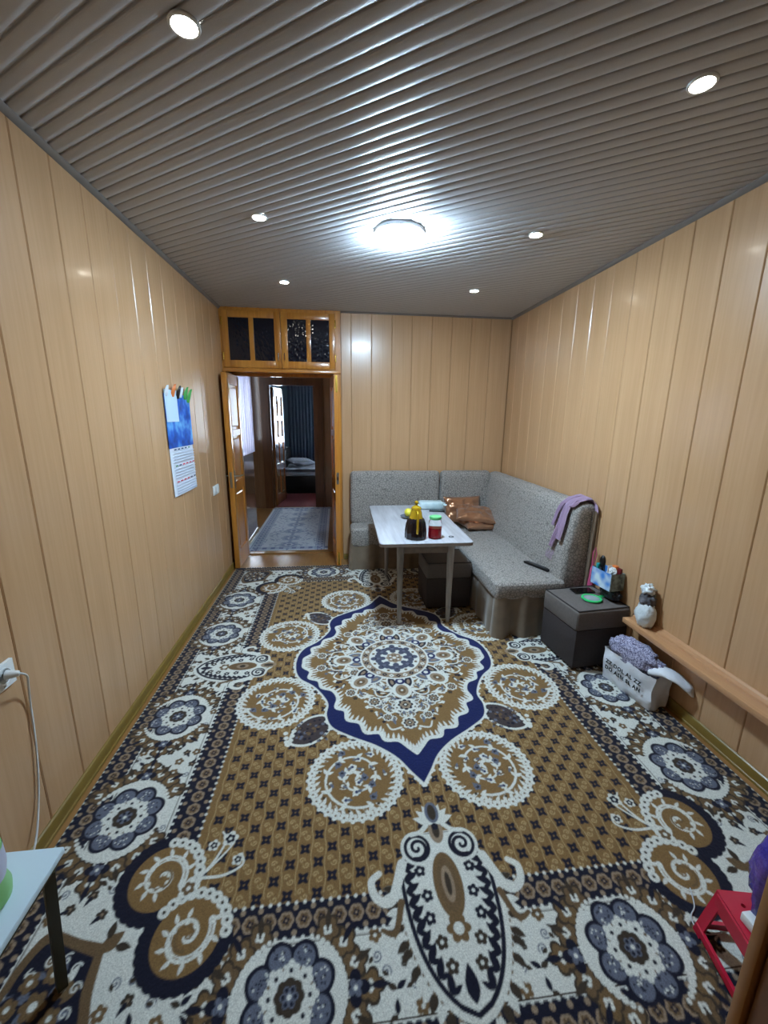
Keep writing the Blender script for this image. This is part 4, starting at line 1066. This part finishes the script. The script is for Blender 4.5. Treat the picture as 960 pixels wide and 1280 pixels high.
MT['redjam'] = mat('red preserve', (178, 14, 34), .25)
MT['grlid'] = mat('green jar lid', (98, 190, 120), .4)
mk('jar_body', MB().lathe([(.04, 0), (.049, .005), (.050, .02), (.050, .115), (.047, .132), (.040, .142), (.040, .152)], n=32), 'jarglass', jr)
mk('preserve', MB().lathe([(.04, .004), (.0465, .008), (.0468, .082), (.003, .083)], n=32), 'redjam', jr)
mk('lid', MB().lathe([(.043, .145), (.045, .148), (.045, .164), (.042, .168), (.004, .168)], n=32), 'grlid', jr)
pt = thing('saucer', 'small dark-rimmed saucer under the lemon on the table', 'saucer', (1.76, 3.53, tz))
MT['porc'] = mat('blue grey porcelain', (96, 104, 120), .2)
mk('dish', MB().lathe([(.04, 0), (.045, .003), (.085, .014), (.088, .016), (.083, .0165), (.043, .007), (.002, .006)], n=36), 'porc', pt)
MT['lemon'] = mat('lemon skin', (226, 214, 70), .4, bump=.2, bscale=120); MT['peach'] = mat('pale pink bread', (224, 176, 146), .7)
wthing('lemon', MB().blob((1.745, 3.535, tz+.048), (.036, .047, .036), .04, 3, 1), 'lemon', 'yellow lemon on the small saucer', 'lemon', (1.745, 3.535, tz+.012))
wthing('bread_roll', MB().blob((1.80, 3.50, tz+.038), (.026, .036, .022), .1, 4, 2), 'peach', 'pale pink bun beside the lemon on the saucer', 'bread', (1.80, 3.50, tz+.012))
MT['packet'] = mat('white film packet', (206, 222, 224), .25, rgb2=(176, 200, 204), vscale=12)
tp = thing('tissue_packet', 'white plastic packet of tissues at the far end of the table', 'packet', (2.03, 3.885, tz))
mk('pack', MB().box(-.12, .12, -.065, .065, .001, .075, .022, 3).xf(Matrix.Rotation(-.08, 4, 'Z')), 'packet', tp)
mk('seal', MB().sheet(lambda a, b: (.118+.03*a, -.06+.12*b, .04+.012*math.sin(b*14)*a), 4, 14, .001), 'packet', tp)
mk('seal', MB().sheet(lambda a, b: (-.118-.03*a, -.06+.12*b, .04+.01*math.sin(b*12)*a), 4, 14, .001), 'packet', tp)
ph2 = phone('smartphone', 'dark smartphone lying beside the tissue packet on the table', (2.065, 3.765, tz), -.25)
wthing('hair_elastic', MB().tube([(1.965+.018*math.cos(k*PI/8), 2.90+.018*math.sin(k*PI/8), tz+.0025) for k in range(16)], .002, 6), 'grey', 'thin dark hair elastic on the table near the jar', 'hair elastic', (1.965, 2.90, tz))

# ================================================================== THINGS BY THE RIGHT WALL
MT['dkbag'] = mat('dark plastic bag', (24, 25, 32), .3, bump=.5, bscale=40, dist=.01)
wthing('dark_bag', MB().blob((2.905, 2.335, OT+.04), (.042, .085, .036), .2, 3, 5, flat=OT+.0005, sq=.8), 'dkbag', 'dark crumpled plastic bag under the blue carton', 'bag', (2.905, 2.335, OT))
BXZ = OT+.078
bx = thing('carton', 'open blue and white carton filled with tubes and brushes by the wall', 'box', (2.885, 2.36, BXZ), .12)
MT['carton'] = mat('blue white printed card', (206, 222, 228), .5, rgb2=(64, 132, 210), vscale=16, detail=1)
MT['cartonside'] = mat('grey green card', (140, 156, 152), .5, rgb2=(70, 80, 82), vscale=30, detail=2)
cx, cy, ch = .052, .085, .115
mk('side', MB().box(-cx, -cx+.003, -cy, cy, 0, ch), 'carton', bx); mk('side', MB().box(cx-.003, cx, -cy, cy, 0, ch), 'carton', bx)
mk('end', MB().box(-cx, cx, -cy-.003, -cy, 0, ch), 'cartonside', bx); mk('end', MB().box(-cx, cx, cy, cy+.003, 0, ch), 'cartonside', bx)
mk('bottom', MB().box(-cx, cx, -cy, cy, 0, .003), 'carton', bx)
MT['teal'] = mat('teal plastic', (40, 160, 160), .35); MT['orange'] = mat('orange card', (216, 120, 60), .5); MT['maroon'] = mat('maroon card', (110, 30, 34), .5)
def inbox(nm, mb, m, lab, cat, x, y): 
    c, s = math.cos(.12), math.sin(.12); L = (2.885+x*c-y*s, 2.36+x*s+y*c, BXZ+.0035)
    return tag(mk(nm, mb, m, None, L), lab, cat)
inbox('hair_brush', MB().tube([(0, 0, 0), (0, .01, .12)], .007, 8).blob((0, .014, .155), (.016, .024, .042), .1, 5, 2), 'black', 'black hairbrush standing in the blue carton', 'brush', -.015, .03)
inbox('cream_tube', MB().lathe([(.012, 0), (.012, .02), (.016, .024), (.018, .10)], n=16).box(-.018, .018, -.002, .002, .095, .145), 'white', 'white cream tube standing in the blue carton', 'tube', .0, -.012)
inbox('small_box', MB().box(-.012, .012, -.018, .018, 0, .15, .001), 'orange', 'slim orange box standing in the blue carton', 'box', .022, -.03)
inbox('small_box', MB().box(-.007, .007, -.016, .016, 0, .14, .001), 'maroon', 'slim maroon box standing in the blue carton', 'box', .03, -.062)
inbox('cosmetic_bottle', MB().lathe([(.017, 0), (.018, .004), (.018, .09), (.009, .10), (.009, .118), (.012, .119), (.012, .138), (.002, .14)], n=18), 'teal', 'teal cosmetic bottle standing in the blue carton', 'bottle', -.028, .062)
inbox('crumpled_tissue', MB().blob((0, 0, .125), (.02, .024, .022), .5, 3, 4).blob((0, 0, .06), (.014, .014, .06), .2, 3, 2), 'white', 'white crumpled tissue at the corner of the blue carton', 'tissue', -.018, -.055)
# pink bag loop behind the sofa end
MT['pink'] = mat('pink plastic', (206, 90, 130), .4)
wthing('pink_bag', MB().blob((2.928, 2.588, .29), (.020, .022, .285), .12, 4, 6, flat=.006).tube([(2.925, 2.588, .55), (2.915, 2.58, .66), (2.922, 2.57, .70), (2.932, 2.565, .65), (2.93, 2.585, .55)], .004, 8), 'pink', 'slim pink bag with a loop standing behind the sofa end', 'bag', (2.928, 2.588, .006))
MT['film'] = mat('white translucent film', (214, 222, 224), .3, bump=.9, bscale=26, dist=.012, sheen=.2)
MT['greycloth'] = mat('grey cloth', (120, 118, 122), .8, rgb2=(60, 58, 64), vscale=24)
wbg = thing('tied_bag', 'white tied plastic bag of odds and ends standing on the wooden ledge', 'bag', (2.905, 2.02, ZL+.0005))
mk('body', MB().blob((0, 0, .075), (.047, .062, .085), .16, 3, 3, flat=.0), 'film', wbg, ang=1.4)
mk('neck', MB().blob((.002, .006, .165), (.036, .045, .05), .35, 4, 8), 'greycloth', wbg, ang=1.4)
mk('knot', MB().blob((.004, .012, .225), (.032, .038, .034), .4, 3, 9), 'film', wbg, ang=1.4)

# big shopping bag with clothes
MT['bagwhite'] = mat('white woven shopping bag', (226, 229, 234), .5, bump=.5, bscale=18, dist=.012)
sb = thing('shopping_bag', 'white shopping bag with black lettering standing on the carpet', 'bag', (2.84, 1.95, .0105))
RB = Matrix.Rotation(.17, 4, 'Z')
def bagwall():
    m = MB(); n = 64; rows = 12
    def pos(i, k):
        t = i/n*4; s = int(t) % 4; f = t-int(t); hw, hl = .060+.004*k/rows, .165+.012*k/rows
        P = [(-hw, hl), (-hw, -hl), (hw, -hl), (hw, hl)]
        a, b = P[s], P[(s+1) % 4]; x, y_ = a[0]+(b[0]-a[0])*f, a[1]+(b[1]-a[1])*f
        z = .205*k/rows
        bul = .014*math.sin(PI*f)*math.sin(PI*min(1, k/rows*1.1)) if s in (0, 2) else -.012*math.sin(PI*f)*k/rows
        nx_ = (-1, 0, 1, 0)[s]; ny_ = (0, -1, 0, 1)[s]
        q = .014*noise.noise(Vector((x*18, y_*13, z*13)))
        return (x+nx_*(bul+q), y_+ny_*(bul+q), z+(.012*noise.noise(Vector((x*9, y_*9, 3))) if k == rows else 0))
    vs = [pos(i, k) for k in range(rows+1) for i in range(n)]
    fs = [(k*n+i, k*n+(i+1) % n, (k+1)*n+(i+1) % n, (k+1)*n+i) for k in range(rows) for i in range(n)]
    fs.append(tuple(reversed(range(n)))); return m.add(vs, fs).xf(RB)
mk('body', bagwall(), 'bagwhite', sb, ang=1.2)
def lettering(txt, size):
    cu_ = bpy.data.curves.new('lettering', 'FONT'); cu_.body = txt; cu_.size = size; cu_.extrude = .0006; cu_.space_character = 1.15; cu_.resolution_u = 2
    cu_.offset = .0012
    o = bpy.data.objects.new('tmp', cu_); C.objects.link(o); bpy.context.view_layer.update()
    me = bpy.data.meshes.new_from_object(o.evaluated_get(bpy.context.evaluated_depsgraph_get()))
    bpy.data.objects.remove(o); return me
for k, (txt, zz) in enumerate((('ZZ DOL AL ZZ', .122), ('DO ASN SL AN', .082))):
    me = lettering(txt, .033); T = RB @ Matrix.Translation((-.083, .135, zz)) @ Matrix(((0, 0, -1, 0), (-1, 0, 0, 0), (0, 1, 0, 0), (0, 0, 0, 1)))
    me.transform(T); me.materials.clear(); o = mk('lettering', me, 'black', sb)
def flap():
    m = MB(); n = 14; P = sm3([(-.02, -.10, .205), (.0, -.165, .232), (.03, -.225, .225), (.055, -.27, .195), (.065, -.29, .178)], 4); N = len(P)
    vs = []; fs = []
    for k, c in enumerate(P):
        t = k/(N-1); w = .040*(.75+.5*math.sin(PI*min(1, t*.8+.15)))*(1 if t < .85 else 1-.5*(t-.85)/.15); h = .020+.004*math.sin(t*9)
        for i in range(n):
            a = 2*PI*i/n; q = 1+.12*noise.noise(Vector((math.cos(a)*1.5, math.sin(a)*1.5, t*6)))
            vs.append(c+Vector((.9, .42, 0)).normalized()*w*math.cos(a)*q+Vector((0, .25, 1)).normalized()*h*math.sin(a)*q)
    for k in range(N-1):
        for i in range(n): fs.append((k*n+i, k*n+(i+1) % n, (k+1)*n+(i+1) % n, (k+1)*n+i))
    fs.append(tuple(range(n))); fs.append(tuple(range((N-1)*n, N*n)))
    return m.add(vs, fs).xf(RB)
mk('flap', flap(), 'bagwhite', sb, ang=1.4)
MT['tweed'] = mat('purple grey tweed', (64, 60, 92), .9, rgb2=(190, 188, 210), vscale=130, detail=2)
def bundle():
    m = MB().blob((0, .02, .225), (.07, .155, .075), .22, 3, 11, nu=40, nv=26, sq=.85).blob((.01, -.11, .215), (.05, .06, .048), .3, 4, 12)
    return m.xf(Matrix.Translation((2.84, 1.95, .0105)) @ RB)
wthing('clothes_bundle', bundle(), 'tweed', 'purple-grey tweed garment heaped on the white shopping bag', 'clothes', (2.845, 1.93, .2), ang=1.5)

# ================================================================== LEFT WALL: CALENDAR, SWITCH, SOCKET
cal = thing('wall_calendar', 'blue and white paper wall calendar hanging on the panelled wall', 'calendar', (0.001, 3.1, 1.02))
MT['paper'] = mat('white paper', (222, 228, 236), .6)
def calpic():
    m, t, b = base('blue calendar picture')
    v = coords(t, (7, 7, 7)); n = nd(t, 'ShaderNodeTexNoise'); n.inputs['Scale'].default_value = 1; n.inputs['Detail'].default_value = 3; t.links.new(v, n.inputs['Vector'])
    cr = nd(t, 'ShaderNodeValToRGB'); e = cr.color_ramp.elements; e[0].position = .3; e[0].color = (*lin(14, 34, 92), 1); e[1].position = .7; e[1].color = (*lin(120, 190, 230), 1)
    k = cr.color_ramp.elements.new(.5); k.color = (*lin(20, 90, 190), 1)
    t.links.new(n.outputs['Fac'], cr.inputs['Fac']); t.links.new(cr.outputs[0], b.inputs['Base Color']); b.inputs['Roughness'].default_value = .65; return m
MT['calpic'] = calpic()
def csheet(y0, y1, z0, z1, off, curl=.01):
    return MB().sheet(lambda a, b: (.004+off+curl*(1-b)*(.5+.5*math.sin(a*3))*(.3 if z0 > 1.3 else 1), y0+(y1-y0)*a, z0+(z1-z0)*b), 10, 10, .0012)
wpart('month_sheet', csheet(2.895, 3.345, 1.03, 1.375, 0), 'paper', cal)
wpart('picture', csheet(2.885, 3.355, 1.36, 1.72, .003), 'calpic', cal)
wpart('white_corner', csheet(2.888, 3.10, 1.535, 1.74, .0065), 'palecal', cal) if False else None
MT['palecal'] = mat('pale blue print', (190, 214, 232), .5)
wpart('note', csheet(2.888, 3.10, 1.535, 1.745, .0065), 'palecal', cal)
MT['pr'] = mat('red print', (196, 40, 70), .6); MT['pg'] = mat('green print', (40, 120, 80), .6); MT['pd'] = mat('dark print', (50, 60, 90), .6)
for zr, cols in ((1.345, 'ddddg'), (1.235, 'gdrrrr'), (1.125, 'rrrrdd')):
    for k, c in enumerate(cols):
        y0 = 2.93+k*.066
        q = MB().sheet(lambda a, b: (.0215, y0+.04*a, zr+.009*b), 1, 1, .0008); wpart('header', q, {'d': 'pd', 'g': 'pg', 'r': 'pr'}[c], cal)
MT['pl'] = mat('grey print', (186, 194, 212), .6)
ln = MB()
for zr in (1.325, 1.305, 1.285, 1.265, 1.215, 1.195, 1.175, 1.155, 1.105, 1.085, 1.065, 1.048): ln.box(.0165, .0212, 2.925, 3.32, zr, zr+.003)
wpart('date_lines', ln, 'pl', cal)
MT['leafg'] = mat('green paper', (70, 150, 70), .6)
def dl(y, z, s, m, r):
    q = MB().sheet(lambda a, b: (.006+.02*b+.012*math.sin(a*PI), y+s*.4*(a-.5)*math.sin(PI*(.15+.85*b))*1.8+r*b*s, z+s*b), 6, 8, .001); wpart('paper_leaf', q, m, cal)
dl(2.92, 1.70, .07, 'paper', -.2); dl(3.03, 1.70, .085, 'orange', .1); dl(3.12, 1.69, .09, 'black', .1); dl(3.17, 1.70, .07, 'paper', 0); dl(3.26, 1.69, .09, 'leafg', .15); dl(3.32, 1.67, .10, 'leafg', .3)

sw = thing('light_switch', 'white double light switch beside the open door', 'switch', (0.0005, 3.85, .915))
mk('plate', MB().box(0, .010, -.083, .083, -.043, .043, .004), 'white', sw)
for s in (-1, 1): mk('rocker', MB().box(.009, .016, s*.04-.030, s*.04+.030, -.030, .030, .003), 'white', sw)
so = thing('wall_socket', 'white wall socket with a plug in it, low on the panelled wall', 'socket', (0.0005, 1.325, .735))
mk('plate', holed_plate([-.043, -.020, .043], [-.043, .043], {(0, 0): (-.032, -.006, .006)}, 0, .011).xf(Matrix(((0, 0, 1, 0), (0, 1, 0, 0), (1, 0, 0, 0), (0, 0, 0, 1)))), 'white', so)
mk('well', MB().xf(Matrix.Identity(4)).lathe([(.030, 0), (.032, .004), (.026, .004), (.024, .001)], n=28).xf(Matrix.Translation((.010, 0, 0)) @ Matrix.Rotation(PI/2, 4, 'Y')), 'white', so)
pc = thing('power_cord', 'white power cord plugged into the wall socket and hanging down', 'cord', (0.012, 1.325, .735))
wpart('plug', MB().tube([(.0175, 1.325, .74), (.035, 1.328, .74), (.05, 1.335, .738)], .016, 14, .009), 'white', pc)
wpart('cable', MB().tube(sm3([(.05, 1.335, .738), (.055, 1.355, .715), (.03, 1.385, .66), (.012, 1.40, .575), (.01, 1.395, .47), (.01, 1.38, .345), (.012, 1.345, .2), (.03, 1.27, .09), (.045, 1.15, .0145), (.05, 1.02, .0145)]), .0034, 8), 'white', pc)

# ================================================================== FOREGROUND: LOW TABLE, STOOL, CABINET
MT['bluetop'] = mat('pale blue white laminate', (196, 216, 226), .3)
MT['olive'] = mat('dark olive metal', (52, 50, 26), .45)
lt = thing('low_table', 'low side table with pale white top and dark legs by the socket wall', 'table', (.215, .54, .0))
wpart('tabletop', MB().box(.035, .402, .16, .915, .482, .50, .003), 'bluetop', lt)
wpart('frame', MB().box(.05, .387, .175, .90, .455, .482), 'olive', lt)
for a, b, zb, wd in ((.375, .885, .0115, -1), (.06, .885, .0115, 0), (.375, .19, .0005, -1), (.06, .19, .0005, 0)):
    wpart('leg', MB().tube([(a, b, .46), (a+(.055*wd if a > .3 else .0), b+.03*(1 if b > .5 else -1)*(1 if a > .3 else 0), zb)], .017, 4), 'olive', lt)
MT['lime'] = mat('translucent lime plastic', (150, 215, 130), .35, trans=.25); MT['lilabel'] = mat('pale lilac label', (196, 200, 222), .4)
pg = thing('plastic_jug', 'lime green plastic jug with a pale label on the low table', 'jug', (.30, .79, .5005))
mk('body', MB().lathe([(.05, 0), (.057, .006), (.06, .03), (.052, .06), (.058, .09), (.057, .14), (.045, .18), (.022, .205), (.02, .225)], n=32), 'lime', pg)
mk('label', MB().lathe([(.0545, .062), (.059, .09), (.058, .135)], n=32, cap=False), 'lilabel', pg)
mk('cap', MB().lathe([(.024, .222), (.025, .226), (.025, .25), (.02, .255), (.002, .255)], n=24), 'lime', pg)
mk('handle', MB().tube([(-.03, .04, .18), (-.045, .06, .165), (-.05, .066, .12), (-.045, .06, .08), (-.035, .05, .07)], .008, 8), 'lime', pg)

MT['red'] = mat('crimson plastic', (190, 28, 58), .32)
st = thing('plastic_stool', 'small red plastic stool with a bag on it', 'stool', (2.335, .715, .0105), -.20)
SH = .19
hx_ = [-.07+.047*i for i in range(4)]; hy_ = [-.05+.05*j for j in range(3)]
xs_ = [-.118]+[(p+q)/2 for p, q in zip(hx_, hx_[1:])]+[.118]; ys_ = [-.088]+[(p+q)/2 for p, q in zip(hy_, hy_[1:])]+[.088]
mk('seat', holed_plate(xs_, ys_, {(i, j): (hx_[i], hy_[j], .006) for i in range(4) for j in range(3)}, SH-.012, SH), 'red', st)
for sx in (-1, 1):
    for sy in (-1, 1):
        mk('leg', MB().prism([(0, 0), (.03, 0), (.03, .007), (.007, .007), (.007, .03), (0, .03)], 0, 1, 'z').xf(Matrix(((-sx, 0, sx*.025, sx*.143), (0, -sy, sy*-.0, sy*.108), (0, 0, 0, 0), (0, 0, 0, 1))) if False else Matrix(((-sx, 0, -sx*.025, sx*.143), (0, -sy, -sy*.02, sy*.108), (0, 0, SH-.004, 0), (0, 0, 0, 1)))), 'red', st)
    mk('apron', MB().box(sx*.119-.004, sx*.119+.004, -.08, .08, SH-.055, SH-.006).xf(Matrix.Identity(4)), 'red', st)
    mk('stretcher', MB().box(sx*.139-.005, sx*.139+.005, -.10, .10, .012, .034), 'red', st)
for sy in (-1, 1):
    mk('apron', MB().box(-.11, .11, sy*.089-.004, sy*.089+.004, SH-.055, SH-.006), 'red', st)
    mk('stretcher', MB().box(-.13, .13, sy*.104-.005, sy*.104+.005, .012, .034), 'red', st)
sz = .0105+SH+.0015
MT['violet'] = mat('blue violet plastic bag', (52, 44, 150), .22, rgb2=(104, 74, 150), vscale=11, bump=.9, bscale=24, dist=.012)
MT['dksmoke'] = mat('smoky film', (62, 54, 74), .2, bump=.9, bscale=24, dist=.012)
vb = thing('violet_bag', 'blue-violet plastic bag standing on the red stool', 'bag', (2.325, .735, sz))
mk('body', MB().blob((0, 0, .15), (.078, .062, .18), .16, 3, 21, flat=0.0), 'violet', vb, ang=1.4)
mk('top', MB().blob((.006, 0, .33), (.055, .05, .09), .35, 4, 22), 'dksmoke', vb, ang=1.4)
wthing('paper_packet', MB().box(2.232, 2.262, .67, .75, sz, sz+.03, .004), 'white', 'small white packet in front of the violet bag on the stool', 'packet', (2.247, .71, sz), None)
MT['cordgrey'] = mat('pale grey cord', (186, 190, 194), .4)
wthing('thin_cord', MB().tube(sm3([(2.30, .95, .0135), (2.27, .90, .0135), (2.235, .875, .0135), (2.225, .845, .0135), (2.25, .825, .0135), (2.31, .83, .0135), (2.40, .86, .0135)]), .0022, 6), 'cordgrey', 'thin pale cord lying on the carpet beside the red stool', 'cord', (2.27, .88, .0115))

MT['cabwood'] = wood('brown cabinet veneer', (126, 84, 46), (150, 104, 62), (40, 40, 4), rough=.35, coat=.2, rnd=False)
MT['cabedge'] = wood('light brown cabinet front', (150, 106, 64), (172, 126, 80), (40, 40, 4), rough=.35, coat=.2, rnd=False)
cbx = thing('wooden_cabinet', 'brown wooden cabinet in front of the red stool', 'cabinet', (2.35, .15, 0))
CBX = -.024
wpart('body', MB().box(1.855+CBX, 2.80, -.15, .430, .06, .92, .002), 'cabwood', cbx)
wpart('plinth', MB().box(1.88+CBX, 2.78, -.12, .40, .0005, .06), 'darkbase', cbx)
wpart('worktop', MB().box(1.838+CBX, 2.82, -.16, .462, .92, .945, .003), 'cabedge', cbx)
for a, b in ((1.845+CBX, 2.322), (2.328, 2.81)):
    d = wpart('door', MB().box(a, b, .434, .453, .065, .915, .002), 'cabedge', cbx)
    kx = b-.04 if a < 2 else a+.04
    wpart('knob', MB().lathe([(.006, 0), (.006, .012), (.012, .018), (.012, .024), (.003, .027)], n=16).xf(Matrix.Translation((kx, .453, .55)) @ Matrix.Rotation(-PI/2, 4, 'X')), 'steel', d)
for o in bpy.data.objects:
    if '_w' in o: del o['_w']
